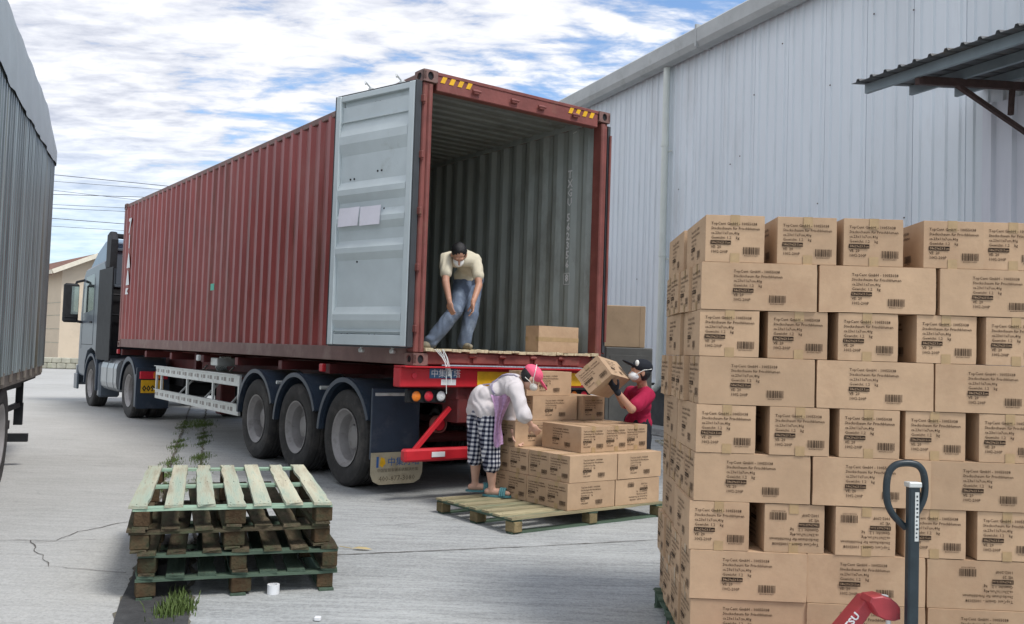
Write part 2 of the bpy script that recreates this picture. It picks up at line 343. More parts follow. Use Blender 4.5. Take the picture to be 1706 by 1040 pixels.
# ground concrete
def concrete(name, c1, c2, streak, yaw):
    m = bpy.data.materials.new(name); m.use_nodes = True; t = m.node_tree; n = t.nodes; l = t.links; b = n['Principled BSDF']
    b.inputs['Roughness'].default_value = .85; b.inputs['Specular IOR Level'].default_value = .25
    c = n.new('ShaderNodeTexCoord')
    def nz(scale, det=6, rot=0, st=(1, 1, 1), rough=.6, dist=0):
        mp = n.new('ShaderNodeMapping'); l.new(c.outputs['Object'], mp.inputs[0]); mp.inputs['Rotation'].default_value = (0, 0, R(rot)); mp.inputs['Scale'].default_value = st
        q = n.new('ShaderNodeTexNoise'); q.inputs['Scale'].default_value = scale; q.inputs['Detail'].default_value = det; q.inputs['Roughness'].default_value = rough; q.inputs['Distortion'].default_value = dist
        l.new(mp.outputs[0], q.inputs['Vector']); return q.outputs['Fac']
    def rng(s, a, b_, c_=0, d=1):
        q = n.new('ShaderNodeMapRange'); l.new(s, q.inputs[0]); q.inputs['From Min'].default_value = a; q.inputs['From Max'].default_value = b_; q.inputs['To Min'].default_value = c_; q.inputs['To Max'].default_value = d; return q.outputs[0]
    def mix(f, a, b_):
        q = n.new('ShaderNodeMix'); q.data_type = 'RGBA'; l.new(f, q.inputs['Factor'])
        for s_, v in ((6, a), (7, b_)):
            if isinstance(v, tuple): q.inputs[s_].default_value = (*v, 1)
            else: l.new(v, q.inputs[s_])
        return q.outputs[2]
    base = mix(rng(nz(.35, 5), .35, .65), c1, c2)
    stk = nz(3.2, 6, yaw, (.35, 3.2, 1), .65, .6)
    base = mix(rng(stk, .42, .72, 0, streak), base, tuple(q * .52 for q in c1))
    base = mix(rng(nz(1.1, 7, 0, (1, 1, 1), .7), .55, .8, 0, .5), base, tuple(q * .6 for q in c2))
    rdg = nz(11, 5, yaw, (.30, 3.4, 1), .6, .9)
    base = mix(rng(rdg, .46, .66, 0, streak * .75), base, tuple(q * .55 for q in c1))
    base = mix(rng(nz(.55, 6, 20, (1, 1.8, 1), .6, .4), .56, .74, 0, .42), base, (.17, .165, .155))
    base = mix(rng(nz(30, 5, 0, (1, 1, 1), .75), .42, .62, 0, .5), base, tuple(q * 1.3 for q in c1))
    base = mix(rng(nz(52, 5, 0, (1, 1, 1), .8), .50, .68, 0, .55), base, tuple(q * .5 for q in c1))
    base = mix(rng(nz(2.3, 8, 0, (1, 1, 1), .75, .8), .60, .68, 0, .35), base, tuple(q * .55 for q in c2))
    l.new(base, b.inputs['Base Color'])
    hp = n.new('ShaderNodeMath'); hp.operation = 'ADD'; l.new(nz(70, 5), hp.inputs[0]); l.new(rdg, hp.inputs[1])
    bp = n.new('ShaderNodeBump'); bp.inputs['Strength'].default_value = .6; bp.inputs['Distance'].default_value = .012; l.new(hp.outputs[0], bp.inputs['Height']); l.new(bp.outputs[0], b.inputs['Normal'])
    return m
M_con1 = concrete('concrete_warm', (.395, .392, .372), (.47, .47, .452), .35, 5)
M_con2 = concrete('concrete_grey', (.37, .38, .375), (.46, .475, .465), .8, -8)
M_asph = mat('asphalt_patch', (.05, .05, .05), .9, var=.3, scale=12, bump=.5)
M_crack = mat('crack_dark', (.12, .11, .10), .95, var=.3, scale=20)
M_joint = mat('joint_soil', (.12, .11, .085), .95, var=.4, scale=9, bump=.5)

# ------------------------------------------------------------------ text helper
_txt = {}
def text_mesh(body, size=1.0, spacing=1.0, res=1, align='LEFT', mono=1.0, off=0.0):
    c = bpy.data.curves.new('t', 'FONT'); c.body = body; c.size = size; c.space_line = spacing; c.resolution_u = res; c.align_x = align; c.space_character = mono; c.offset = off
    o = bpy.data.objects.new('t', c); COL.objects.link(o)
    dg = bpy.context.evaluated_depsgraph_get(); me = bpy.data.meshes.new_from_object(o.evaluated_get(dg))
    vs = [tuple(v.co) for v in me.vertices]; fs = [tuple(p.vertices) for p in me.polygons]
    bpy.data.objects.remove(o); bpy.data.curves.remove(c); bpy.data.meshes.remove(me)
    return vs, fs
def place_text(mb, body, M, size, mi=0, **k):
    vs, fs = text_mesh(body, size, **k); mb.add(vs, fs, mi, False, M)
# matrix that maps text XY plane -> a vertical plane with x dir xd and outward normal nrm
def face_M(origin, xd, upd):
    x = Vector(xd).normalized(); y = Vector(upd).normalized(); z = x.cross(y)
    return Matrix.Translation(origin) @ Matrix(((x.x, y.x, z.x, 0), (x.y, y.y, z.y, 0), (x.z, y.z, z.z, 0), (0, 0, 0, 1)))

# ------------------------------------------------------------------ ground
def sheet(name, poly, z, m, thick=None):
    mb = MB(); vs = [(x, y, z) for x, y in poly]; n = len(vs)
    mb.add(vs, [tuple(range(n))]); o = mb.build(name, m, fix=False)
    if o.data.polygons[0].normal.z < 0: o.data.flip_normals()
    return tag(o, kind='structure')
gv = 600
tag(sheet('ground', [(-gv, -60), (gv, -60), (gv, gv * 2), (-gv, gv * 2)], -.012, M_con1), kind='structure')
# joint strip between the two slabs, running away under the trailer
JD = Vector((-.312, .950, 0))         # direction of the slab joint
JP = Vector((-2.02, 4.87, 0))
def jpt(off, s): p = JP + JD * s + Vector((JD.y, -JD.x, 0)) * off; return (p.x, p.y)
sheet('concrete_slab_left', [jpt(0, -8), jpt(0, 34), jpt(-40, 34), jpt(-40, -8)], .004, M_con1)
sheet('concrete_slab_right', [jpt(.34, -8), jpt(30, -8), jpt(30, 34), jpt(.34, 34)], .004, M_con2)
sheet('slab_joint', [jpt(-.02, -8), jpt(.36, -8), jpt(.36, 34), jpt(-.02, 34)], -.004, M_con2)
# asphalt patch by the pallets
mbx = MB(); pa = [jpt(-.02, -.8), jpt(.34, -.8), jpt(.35, .3), jpt(.31, .9), jpt(.33, 1.6), jpt(.2, 2.3), jpt(.03, 2.2), jpt(0, 1.2), jpt(-.03, .4)]
sheet('asphalt_patch', pa, .009, M_asph)
def crack(name, pts, wd, seed=1, amp=.03, m=None):
    random.seed(seed); P = []
    pts = [Vector(p).to_3d() for p in pts]
    for a, b in zip(pts[:-1], pts[1:]):
        k = max(2, int((b - a).length / .07))
        for i in range(k): P.append(a.lerp(b, i / k) + Vector((random.gauss(0, amp), random.gauss(0, amp), 0)))
    P.append(pts[-1]); vs = []; fs = []
    for i, p in enumerate(P):
        t = (P[min(i + 1, len(P) - 1)] - P[max(i - 1, 0)]).normalized(); nn = Vector((-t.y, t.x, 0)); ww = wd * random.uniform(.35, 1.2)
        vs += [(p + nn * ww).to_tuple()[:2] + (.0085,), (p - nn * ww).to_tuple()[:2] + (.0085,)]
    for i in range(len(P) - 1): fs.append((2 * i, 2 * i + 1, 2 * i + 3, 2 * i + 2))
    mb = MB(); mb.add(vs, fs); return tag(mb.build(name, m or M_crack), kind='structure')
def g(px, py): 
    d = at(px, py, 1) - Vector((0, 0, CH)); t = -CH / d.z; p = Vector((0, 0, CH)) + d * t; return (p.x, p.y)
crack('crack', [g(-40, 903), g(100, 902), g(130, 888), g(215, 872)], .005, 3, .012)
crack('crack', [g(50, 903), g(62, 925), g(85, 945), g(150, 952), g(210, 957)], .004, 4, .014)
crack('crack', [g(45, 905), g(205, 900)], .003, 5, .01)
crack('slab_joint_line', [g(560, 927), g(860, 914), g(1110, 901)], .008, 6, .003)
crack('crack', [g(150, 668), g(260, 660)], .02, 8, .03)
crack('crack', [g(620, 880), g(760, 868)], .003, 9, .02)

for off_ in (-.005, .345):
    crack('joint_soil', [jpt(off_, s_) for s_ in (-2, 0, 2, 4, 6, 8, 11, 14, 18)], .016, 20 + int(off_ * 10), .012, M_joint)
# ------------------------------------------------------------------ weeds
def weed_patch(name, label, centers, n, h, seed):
    random.seed(seed); mb = MB(); centers = [c for c in centers if random.random() < .75 or len(centers) < 6]; wts = [random.random() ** 2.2 + .05 for _ in centers]
    for k in range(n):
        c = random.choices(centers, wts)[0]; x = c[0] + random.gauss(0, c[2]); y = c[1] + random.gauss(0, c[3]); a = random.uniform(0, 6.28)
        hh = h * random.uniform(.3, 1.1); ln = random.uniform(.1, .7) * hh; wd = random.uniform(.0015, .004) * (1 + h * 3)
        d = Vector((math.cos(a), math.sin(a), 0)); q = Vector((-d.y, d.x, 0)) * wd
        p0 = Vector((x, y, 0)); p1 = p0 + d * ln * .4 + Vector((0, 0, hh * .65)); p2 = p0 + d * ln + Vector((0, 0, hh))
        mb.add([p0 - q, p0 + q, p1 + q * .8, p1 - q * .8, p2], [(0, 1, 2, 3), (3, 2, 4)])
    return tag(mb.build(name, M_weed, fix=False), label, 'weeds', kind='stuff')
def jc(off, s, sx=.03, sy=.12): p = jpt(off, s); return (p[0], p[1], sx, sy)
weed_patch('weeds', 'green weeds growing in the slab joint between pallets and trailer', [jc(0.0, s * .33 + 4.5, .022 + .02 * (s % 3 == 0), .16) for s in range(0, 26)] + [jc(.34, s * .3 + 4.7, .025 + .03 * (s % 4 == 0), .15) for s in range(0, 26)], 3300, .05, 11)
weed_patch('grass_tuft', 'grass tuft beside the dark asphalt patch in front of stacked pallets', [(g(290, 1020)[0], g(290, 1020)[1], .045, .07), (g(300, 1000)[0], g(300, 1000)[1], .03, .05)], 700, .075, 12)
weed_patch('weeds', 'dark weed clump under the side guard of the trailer', [jc(.25, s * .4 + 11.6, .12, .2) for s in range(0, 4)], 700, .06, 13)

# ------------------------------------------------------------------ warehouse
wroot = thing('warehouse', 'long pale blue corrugated metal warehouse with dark plinth and grey gutter', 'warehouse', (3.0, 17.6, 0), 0)
WD = Vector((.4009, -.9161, 0)).normalized(); WN = Vector((-WD.y * -1, 0, 0))
wroot.rotation_euler = (0, 0, math.atan2(WD.y, WD.x))     # local x runs along the wall towards the camera side, local -y is outwards
SH = .84; EAVE = 7.25; PL = 1.0
prof = []
def sheet_prof(wd, ribs, rw, rd, edge=.0):
    p = [(0, 0)]; st = wd / ribs
    for i in range(ribs):
        c = st * (i + .5); p += [(c - rw, 0), (c - rw * .45, -rd), (c + rw * .45, -rd), (c + rw, 0)]
    p.append((wd, 0)); return p
def sheet_mesh(name, p, z0, z1, m, lap=.012):
    mb = MB(); n = len(p); t = .004
    vs = [(x, y, z0) for x, y in p] + [(x, y, z1) for x, y in p] + [(x, y + t, z0) for x, y in p] + [(x, y + t, z1) for x, y in p]
    fs = []
    for i in range(n - 1):
        fs += [(i, i + 1, n + i + 1, n + i), (2 * n + i + 1, 2 * n + i, 3 * n + i, 3 * n + i + 1), (i, 2 * n + i, 2 * n + i + 1, i + 1), (n + i, n + i + 1, 3 * n + i + 1, 3 * n + i)]
    fs += [(0, n, 3 * n, 2 * n), (n - 1, 3 * n - 1, 4 * n - 1, 2 * n - 1)]
    mb.add(vs, fs); return mb.mesh(name, m)
wp = sheet_prof(SH, 4, .034, .024); wp = [(-.002, .03), (.004, -.004)] + wp[1:-1] + [(SH - .012, 0), (SH - .008, .03)]
wm = sheet_mesh('wall_sheet', wp, PL, EAVE, M_wall)
for i in range(-46, 22): link(wm, 'wall_sheet', wroot, (i * SH, random.uniform(-.001, .001), 0))
# deeper ribbed sliding door under the canopy
dp = sheet_prof(SH, 3, .05, .05)
dm = sheet_mesh('door_sheet', dp, .1, 4.75, mat('sliding_door_sheet', (.62, .64, .70), .45, var=.08, scale=2, stretch=(1, 1, .2)))
for i in range(5): link(dm, 'door_sheet', wroot, (7.0 + i * SH, -.05, 0))
mb = MB(); mb.box((-12, .25, PL / 2), (56, .4, PL - .01), .01); mb.build('plinth', M_plinth, wroot)
mb = MB(); mb.box((-12, -.02, PL - .012), (56, .1, .02), .002); mb.build('plinth_capping', M_wall, wroot)
mb = MB(); mb.box((-12, -.12, .08), (56, .5, .14), .01); mb.build('kerb', M_con2, wroot)
# gutter pieces
for i in range(-5, 4):
    mb = MB(); x0 = i * 6.0 + 1.2
    pg = [(0, 0), (0, .32), (-.05, .34), (-.30, .34), (-.34, .30), (-.34, .05), (-.28, -.04), (-.12, -.06)]
    n = len(pg); vs = [(x0 + .003, y, EAVE - .04 + z) for y, z in pg] + [(x0 + 5.995, y, EAVE - .04 + z + .0) for y, z in pg]
    mb.add(vs, [tuple(range(n)), tuple(range(n, 2 * n))[::-1]] + [(j, j + n, (j + 1) % n + n, (j + 1) % n) for j in range(n)])
    mb.box((x0 + .03, -.17, EAVE + .13), (.05, .36, .42), .004); mb.build('gutter', M_gut, wroot)
mb = MB(); mb.add([(-40, 0, EAVE + .3), (16, 0, EAVE + .3), (16, 15, EAVE + 1.4), (-40, 15, EAVE + 1.4)], [(0, 1, 2, 3)]); mb.add([(-40, 0, EAVE + .26), (16, 0, EAVE + .26), (16, 15, EAVE + 1.36), (-40, 15, EAVE + 1.36)], [(3, 2, 1, 0)]); mb.build('roof', M_gut, wroot, fix=False)
mb = MB(); mb.box((-39.9, 7.6, 3.9), (.15, 15, 7.8)); mb.build('end_wall', M_wall, wroot)
# downpipe
mb = MB(); mb.tube([(0, -.14, EAVE - .1), (0, -.14, 1.08), (-.02, -.14, .96), (-.12, -.14, .88), (-.3, -.14, .86)], .065, 14); 
for z in (3.45, 1.45, 5.6): mb.tube([(0, -.14, z), (0, -.14, z + .1)], .074, 14)
for z in (3.4, 1.4, 5.5): mb.box((.04, -.08, z), (.19, .03, .025))
mb.build('downpipe', M_pvc, wroot)
# small window low in the wall near the container end
fr = MB(); 
for (c, d) in (((-3.0, -.05, 3.62), (1.3, .06, .09)), ((-3.0, -.05, 2.53), (1.3, .06, .09)), ((-3.61, -.05, 3.07), (.09, .06, 1.0)), ((-2.39, -.05, 3.07), (.09, .06, 1.0)), ((-3.0, -.05, 3.07), (.05, .05, 1.0))): fr.box(c, d, .004)
wf = fr.build('window', M_white, wroot); mb = MB(); mb.box((-3.0, -.03, 3.07), (1.14, .012, .99)); mb.build('pane', mat('green_glass', (.03, .07, .055), .15, spec=.8), wf)
# bolt marks
mb = MB(); random.seed(3)
for k in range(26): mb.box((random.uniform(-3, 11), -.026, random.uniform(2.0, 7)), (.018, .01, .018))
tag(mb.build('screw', M_rust, wroot), kind='stuff')

# canopy over the door
croot = thing('canopy', 'dark ribbed sheet canopy on rusty brackets projecting from warehouse wall above stack', 'canopy', (5.78, 11.23, 0), math.atan2(WD.y, WD.x))
CW = 2.02; CZ0, CZ1 = 4.98, 4.74; CL = 6.5
ang = math.atan2(CZ0 - CZ1, CW)
mb = MB()
cp = sheet_prof(.8, 4, .03, .03)
M0 = Matrix.Translation((0, 0, CZ0)) @ Matrix.Rotation(ang, 4, 'X')
def csheet(): 
    m_ = MB(); n = len(cp); pts = [(x, -.0, -y) for x, y in cp]
    vs = [(x, .0, z) for x, y, z in pts] + [(x, -CW - .12, z) for x, y, z in pts] + [(x, .0, z - .004) for x, y, z in pts] + [(x, -CW - .12, z - .004) for x, y, z in pts]
    fs = []
    for i in range(n - 1): fs += [(i, i + 1, n + i + 1, n + i), (2 * n + i + 1, 2 * n + i, 3 * n + i, 3 * n + i + 1), (n + i, n + i + 1, 3 * n + i + 1, 3 * n + i)]
    fs += [(0, n, 3 * n, 2 * n)]
    m_.add(vs, fs); return m_.mesh('roof_sheet', M_awn)
cme = csheet()
for i in range(8):
    o = link(cme, 'roof_sheet', croot); o.matrix_local = M0 @ Matrix.Translation((i * .8, 0, (i % 2) * .002))
def cpt(x, w_, dz=0): return M0 @ Vector((x, -w_, dz))
for w_ in (1.95, 1.25, .5): 
    mb = MB(); mb.bar(cpt(.03, w_, -.065), cpt(CL, w_, -.065), .05, .11); mb.build('purlin', M_purl, croot)
for x in (.75, 3.2, 5.6):
    mb = MB(); mb.bar(cpt(x, 0, -.17), cpt(x, 1.95, -.15), .06, .09); mb.build('bracket_beam', M_rust, croot)
    mb = MB(); mb.bar((x, 0, 4.18), cpt(x, 1.35, -.18), .05, .05); mb.build('bracket_strut', M_rust, croot)
    mb = MB(); mb.bar((x, -.45, 4.42), cpt(x, .45, -.18), .05, .05); mb.build('bracket_post', M_rust, croot)

# ------------------------------------------------------------------ container
A_C = .630238; CL_ = 11.8; CWD = 2.438; CHT = 2.896; ZB = CH - .162155
CO = Vector((-.93107, 8.73041, ZB))
cont = thing('shipping_container', 'long red shipping container on trailer with its left rear door swung open', 'shipping container', CO, A_C)
cmat = Matrix.Translation(CO) @ Matrix.Rotation(A_C, 4, 'Z')
def corr_panel(L0, L1, z0, z1, pitch, depth, flip, m, name):
    # runs along y; x = depth outwards
    mb = MB(); pts = []; y = L0; a, b, c, d = pitch * .26, pitch * .25, pitch * .24, pitch * .25
    pts.append((0, y))
    while y < L1 - pitch:
        pts += [(0, y + a), (depth, y + a + b), (depth, y + a + b + c), (0, y + pitch)]; y += pitch
    pts.append((0, L1)); n = len(pts)
    vs = [(x * flip, y, z0) for x, y in pts] + [(x * flip, y, z1) for x, y in pts]
    fs = [(i, i + 1, n + i + 1, n + i) for i in range(n - 1)]
    mb.add(vs, fs); return mb.mesh(name, m)
pz0, pz1 = .16, CHT - .055
# outer skins (outer faces flush 1 cm inside the rails) and inner grey faces
o = link(corr_panel(.17, CL_ - .1, pz0, pz1, .278, .036, 1, M_cred, 'side_panel'), 'side_panel', cont, (.012, 0, 0))
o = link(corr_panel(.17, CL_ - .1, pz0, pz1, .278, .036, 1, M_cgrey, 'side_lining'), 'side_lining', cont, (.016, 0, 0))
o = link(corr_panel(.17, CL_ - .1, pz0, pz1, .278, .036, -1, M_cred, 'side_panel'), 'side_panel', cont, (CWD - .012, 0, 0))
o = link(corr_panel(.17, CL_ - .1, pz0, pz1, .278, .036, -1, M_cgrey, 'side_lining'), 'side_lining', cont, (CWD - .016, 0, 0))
def roofcorr(m, dz, name):
    mb = MB(); pts = []; y = .12; p = .209
    pts.append((y, 0))
    while y < CL_ - .1 - p: pts += [(y + .06, 0), (y + .08, .02), (y + .15, .02), (y + .17, 0)]; y += p
    pts.append((CL_ - .1, 0)); n = len(pts)
    vs = [(.05, y, CHT - .045 + z + dz) for y, z in pts] + [(CWD - .05, y, CHT - .045 + z + dz) for y, z in pts]
    mb.add(vs, [(i, i + 1, n + i + 1, n + i) for i in range(n - 1)]); return mb.build(name, m, cont, fix=False)
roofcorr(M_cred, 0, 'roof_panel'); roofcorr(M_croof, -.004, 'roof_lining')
mb = MB(); mb.box((CWD / 2, CL_ - .08, CHT / 2), (CWD - .1, .04, CHT - .2)); mb.build('front_panel', M_cred, cont)
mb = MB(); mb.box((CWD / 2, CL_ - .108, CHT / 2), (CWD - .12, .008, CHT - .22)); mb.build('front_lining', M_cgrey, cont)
mb = MB(); mb.box((CWD / 2, CL_ / 2 + .05, .147), (CWD - .13, CL_ - .2, .028)); mb.build('floor', M_ply, cont)
# splintered floor edge at the sill
mb = MB(); random.seed(5)
x = .12
while x < CWD - .15:
    d = random.uniform(.03, .12); mb.box((x + d / 2, .03 + random.uniform(-.012, .01), .152 + random.uniform(-.006, .004)), (d, .12, random.uniform(.022, .035)), .003); x += d
tag(mb.build('floor_edge', mat('splintered_wood', (.52, .44, .29), .85, var=.3, scale=25, bump=.4), cont), kind='stuff')
for xx in (.045, CWD - .045):
    mb = MB(); mb.box((xx, CL_ / 2, .083), (.07, CL_ - .34, .16), .006); mb.build('bottom_rail', M_crail, cont)
    mb = MB(); mb.box((xx, CL_ / 2, CHT - .05), (.06, CL_ - .34, .07), .006); mb.build('top_rail', M_crail, cont)
    mb = MB(); mb.box((xx + (.035 if xx < 1 else -.035), CL_ / 2, CHT - .062), (.012, CL_ - .34, .075), .002); mb.build('rail_lining', M_cgrey, cont)
for xx in (.06, CWD - .06):
    mb = MB(); mb.box((xx + (.002 if xx < 1 else -.002), .09, CHT / 2), (.095, .14, CHT - .24), .012)
    mb.tube([(xx + (.03 if xx < 1 else -.03), .022, .13), (xx + (.03 if xx < 1 else -.03), .022, CHT - .14)], .028, 10)
    mb.build('corner_post', M_cframe, cont)
    mb = MB(); mb.box((xx, CL_ - .07, CHT / 2), (.11, .13, CHT - .24), .01); mb.build('corner_post', M_cframe, cont)
mb = MB(); mb.box((CWD / 2, .07, CHT - .105), (CWD - .33, .1, .165), .008); mb.box((CWD / 2, .022, CHT - .02), (CWD - .33, .02, .035), .004); mb.build('header', M_cframe, cont)
mb = MB(); mb.box((CWD / 2, .085, .075), (CWD - .33, .1, .13), .008)
for x0, x1 in ((.40, .66), (.70, 1.02), (1.08, 1.42), (1.48, 1.80), (1.86, 2.1)): mb.box(((x0 + x1) / 2, .022, .075), (x1 - x0, .025, .1), .01)
for xc in (.68, 1.05, 1.45, 1.83): mb.box((xc, .015, .105), (.07, .05, .045), .012); mb.tube([(xc - .04, .0, .1), (xc + .04, 0, .1)], .014, 8)
mb.build('sill', M_cframe, cont)
# corner castings with oval apertures; black core stands in for their inner shade
def casting(cx, cy, cz, sx, sy):
    mb = MB(); Wd, Ln, Ht = .162, .178, .118
    mb.box((cx, cy, cz), (Wd - .03, Ln - .03, Ht - .03), 0, None, 1)
    def plate(o, ux, uz, w_, h_, rx, rz, nn):
        K = 16; ov = []; iv = []
        for k in range(K):
            a = 2 * math.pi * k / K + math.pi / K; ca, sa = math.cos(a), math.sin(a); s_ = 1 / max(abs(ca), abs(sa))
            ov.append(o + ux * (ca * s_ * w_ / 2) + uz * (sa * s_ * h_ / 2)); iv.append(o + ux * (ca * rx) + uz * (sa * rz))
        iv2 = [p - nn * .03 for p in iv]; ov2 = [p - nn * .03 for p in ov]
        vs = ov + iv + iv2 + ov2; fs = []
        for k in range(K):
            j = (k + 1) % K; fs += [(k, j, K + j, K + k), (K + k, K + j, 2 * K + j, 2 * K + k), (j, k, 3 * K + k, 3 * K + j)]
        mb.add(vs, fs)
    C = Vector((cx, cy, cz))
    plate(C + Vector((0, sy * Ln / 2, 0)), Vector((1, 0, 0)), Vector((0, 0, 1)), Wd, Ht, .034, .042, Vector((0, sy, 0)))
    plate(C + Vector((sx * Wd / 2, 0, 0)), Vector((0, 1, 0)), Vector((0, 0, 1)), Ln, Ht, .045, .036, Vector((sx, 0, 0)))
    mb.box((cx, cy, cz + (.052 if cz > 1 else -.052)), (Wd - .002, Ln - .002, .012))
    mb.box((cx, cy, cz - (.052 if cz > 1 else -.052)), (Wd - .002, Ln - .002, .012))
    mb.box((cx - sx * (Wd / 2 - .006), cy, cz), (.012, Ln - .002, Ht - .002)); mb.box((cx, cy - sy * (Ln / 2 - .006), cz), (Wd - .002, .012, Ht - .002))
    return mb.build('corner_casting', [M_crail, M_black], cont)
for cx_, sx_ in ((.081, -1), (CWD - .081, 1)):
    for cy_, sy_ in ((.089, -1), (CL_ - .089, 1)):
        for cz_ in (.059, CHT - .059): casting(cx_, cy_, cz_, sx_, sy_)
# hazard stripes on header
for x0 in (.20, CWD - .60):
    mb = MB()
    for k in range(4):
        xx = x0 + k * .1; z0, z1 = CHT - .1, CHT - .035
        mb.prism([(xx, z0), (xx + .05, z0), (xx + .08, z1), (xx + .03, z1)], .004, Matrix.Translation((0, .0148, 0)))
    mb.build('hazard_stripe', M_yellow, cont)
for xc in (.62, 1.1, 1.46, 1.93):
    mb = MB(); mb.box((xc, .005, CHT - .115), (.07, .03, .05), .01); mb.tube([(xc - .05, -.005, CHT - .11), (xc + .05, -.005, CHT - .11)], .013, 8); mb.build('cam_keeper', M_cframe, cont)
# open left door (built facing -y, then flipped so that the inner grey face looks outwards)
def flip_y(mb): mb.v = [(x, -y, z) for x, y, z in mb.v]; mb.f = [f[::-1] for f in mb.f]
DL = 1.15; dang = math.atan2(.3, 1.09)
door = MB(); zb, zt = .175, CHT - .13
ribs = [(.875, .81, .055), (.66, .59, .05), (.535, .465, .05), (.42, .345, .05), (.15, .07, .05)]
H_ = zt - zb
pr = [(zb + H_ * .045, 0)]
rz = sorted([(1 - (205 - 155) / 422, 1 - (258 - 155) / 422), (1 - (303 - 155) / 422, 1 - (338 - 155) / 422), (1 - (352 - 155) / 422, 1 - (385 - 155) / 422), (1 - (402 - 155) / 422, 1 - (435 - 155) / 422), (1 - (512 - 155) / 422, 1 - (550 - 155) / 422)], key=lambda q: q[1])
for top, bot in rz:
    a = zb + H_ * bot; b = zb + H_ * top; m1 = a + (b - a) * .36; m2 = a + (b - a) * .62
    pr += [(a, 0), (m1, .036), (m2, .036), (b, 0)]
pr.append((zt - H_ * .045, 0))
pr = sorted(pr)
n = len(pr); x0, x1 = .085, DL - .075
vs = [(x0, -.012 - d, z) for z, d in pr] + [(x1, -.012 - d, z) for z, d in pr]
door.add(vs, [(i, n + i, n + i + 1, i + 1) for i in range(n - 1)])
for z, d in ((pr[0][0], 0), (pr[-1][0], 0)): pass
vs2 = [(x0, .03, z) for z, d in pr] + [(x1, .03, z) for z, d in pr]
door.add(vs2, [(i, n + i, n + i + 1, i + 1) for i in range(n - 1)], 1)
for xx in (x0, x1):
    for i in range(n - 1):
        if pr[i][1] > 0 or pr[i + 1][1] > 0:
            door.add([(xx, -.012, pr[i][0]), (xx, -.012 - pr[i][1], pr[i][0]), (xx, -.012 - pr[i + 1][1], pr[i + 1][0]), (xx, -.012, pr[i + 1][0])], [(0, 1, 2, 3)])
# frame of the door: stiles and rails
door.box((.043, 0, (zb + zt) / 2), (.08, .1, H_), .006); door.box((DL - .038, 0, (zb + zt) / 2), (.07, .1, H_), .006)
door.box((DL / 2, .0, zb + H_ * .022), (DL - .16, .07, H_ * .042), .004); door.box((DL / 2, .0, zt - H_ * .012), (DL - .16, .085, H_ * .022), .004)
door.box((DL / 2, .02, zt - H_ * .06), (DL - .17, .02, H_ * .08)); door.box((DL / 2, -.018, zt - H_ * .107), (DL - .165, .035, .012))
door.box((DL / 2, .02, zb + H_ * .05), (DL - .17, .02, H_ * .1))
door.box((DL / 2, -.02, zb + H_ * .055), (DL - .165, .035, .010))
flip_y(door)
dob = door.build('door', [M_dgrey, M_cred], cont)
DOORM = Matrix.Translation((-.035, .03, 0)) @ Matrix.Rotation(math.pi / 2 + dang, 4, 'Z'); dob.matrix_local = DOORM
# door local +x now runs forward/outwards, local +y faces outwards-left -> inner grey face must face the camera: mirror normal side
mb = MB()
for xx, sgn in ((-.012, 1), (DL + .004, -1)): mb.box((xx, -.01, (zb + zt) / 2), (.022, .075, H_ + .01), .004)
mb.box((DL / 2, -.0, zt + .008), (DL, .06, .014), .003); mb.box((DL / 2, -.0, zb - .008), (DL, .06, .014), .003)
flip_y(mb); mb.build('gasket', M_gasket, dob)
for z in (.35, .95, 1.5, 2.05, 2.6):
    mb = MB(); mb.box((-.02, .03, z), (.09, .03, .07), .006); mb.tube([(-.035, .045, z - .05), (-.035, .045, z + .05)], .016, 8); flip_y(mb); mb.build('hinge', M_cframe, dob)
for xx in (.3, .75):
    mb = MB(); mb.tube([(xx, .075, zb - .05), (xx, .075, zt + .04)], .017, 8)
    mb.box((xx, .07, zt + .045), (.06, .05, .05), .01); mb.box((xx, .075, zb - .05), (.06, .05, .04), .01)
    mb.tube([(xx, .07, zt + .06), (xx + .02, -.0, zt + .12), (xx - .02, -.03, zt + .08)], .009, 6)
    flip_y(mb); mb.build('lock_rod', M_alu, dob)
mb = MB(); random.seed(2)
for (xf, zf) in ((.12, .955), (.47, .955), (.53, .955), (.47, .90), (.53, .90), (.12, .90), (.2, .66), (.25, .66), (.55, .68), (.60, .68), (.38, .5), (.2, .53), (.38, .40), (.33, .33), (.6, .53), (.65, .53), (.14, .045), (.22, .045), (.5, .045), (.57, .045), (.14, .02), (.22, .02), (.5, .02), (.57, .02), (.9, .40)):
    mb.box((DL * (1 - xf), -.0145 if .1 < zf < .88 else .008, zb + H_ * zf), (.018, .012, .018), .003)
flip_y(mb); tag(mb.build('rivet', M_black, dob), kind='stuff')
# papers taped on the door (top level things)
dM = cmat @ DOORM
def paper(x0, x1, z0, z1, sk, lab):
    mb = MB(); K = 6; vs = []
    for i in range(K + 1):
        for j in range(3):
            u, v = i / K, j / 2; vs.append((x0 + (x1 - x0) * u + sk * v, -.053 - .006 * math.sin(u * 5 + v * 2) - .004, z0 + (z1 - z0) * v))
    fs = [(i * 3 + j, i * 3 + j + 1, (i + 1) * 3 + j + 1, (i + 1) * 3 + j) for i in range(K) for j in range(2)]
    mb.add(vs, fs); mb.add([(x, y + .002, z) for x, y, z in vs], [f[::-1] for f in fs])
    flip_y(mb); o = mb.build('paper_sheet', M_paper, fix=False); o.matrix_world = dM; return tag(o, lab, 'paper', 'paper sheets taped on the open container door')
pzm = zb + H_ * (1 - (362 - 155) / 422)
paper(.42, .72, pzm - .105, pzm + .085, -.02, 'white paper sheet taped on open grey door, right one of two')
paper(.74, 1.05, pzm - .10, pzm + .09, -.03, 'white paper sheet taped on open grey door, left one of two')
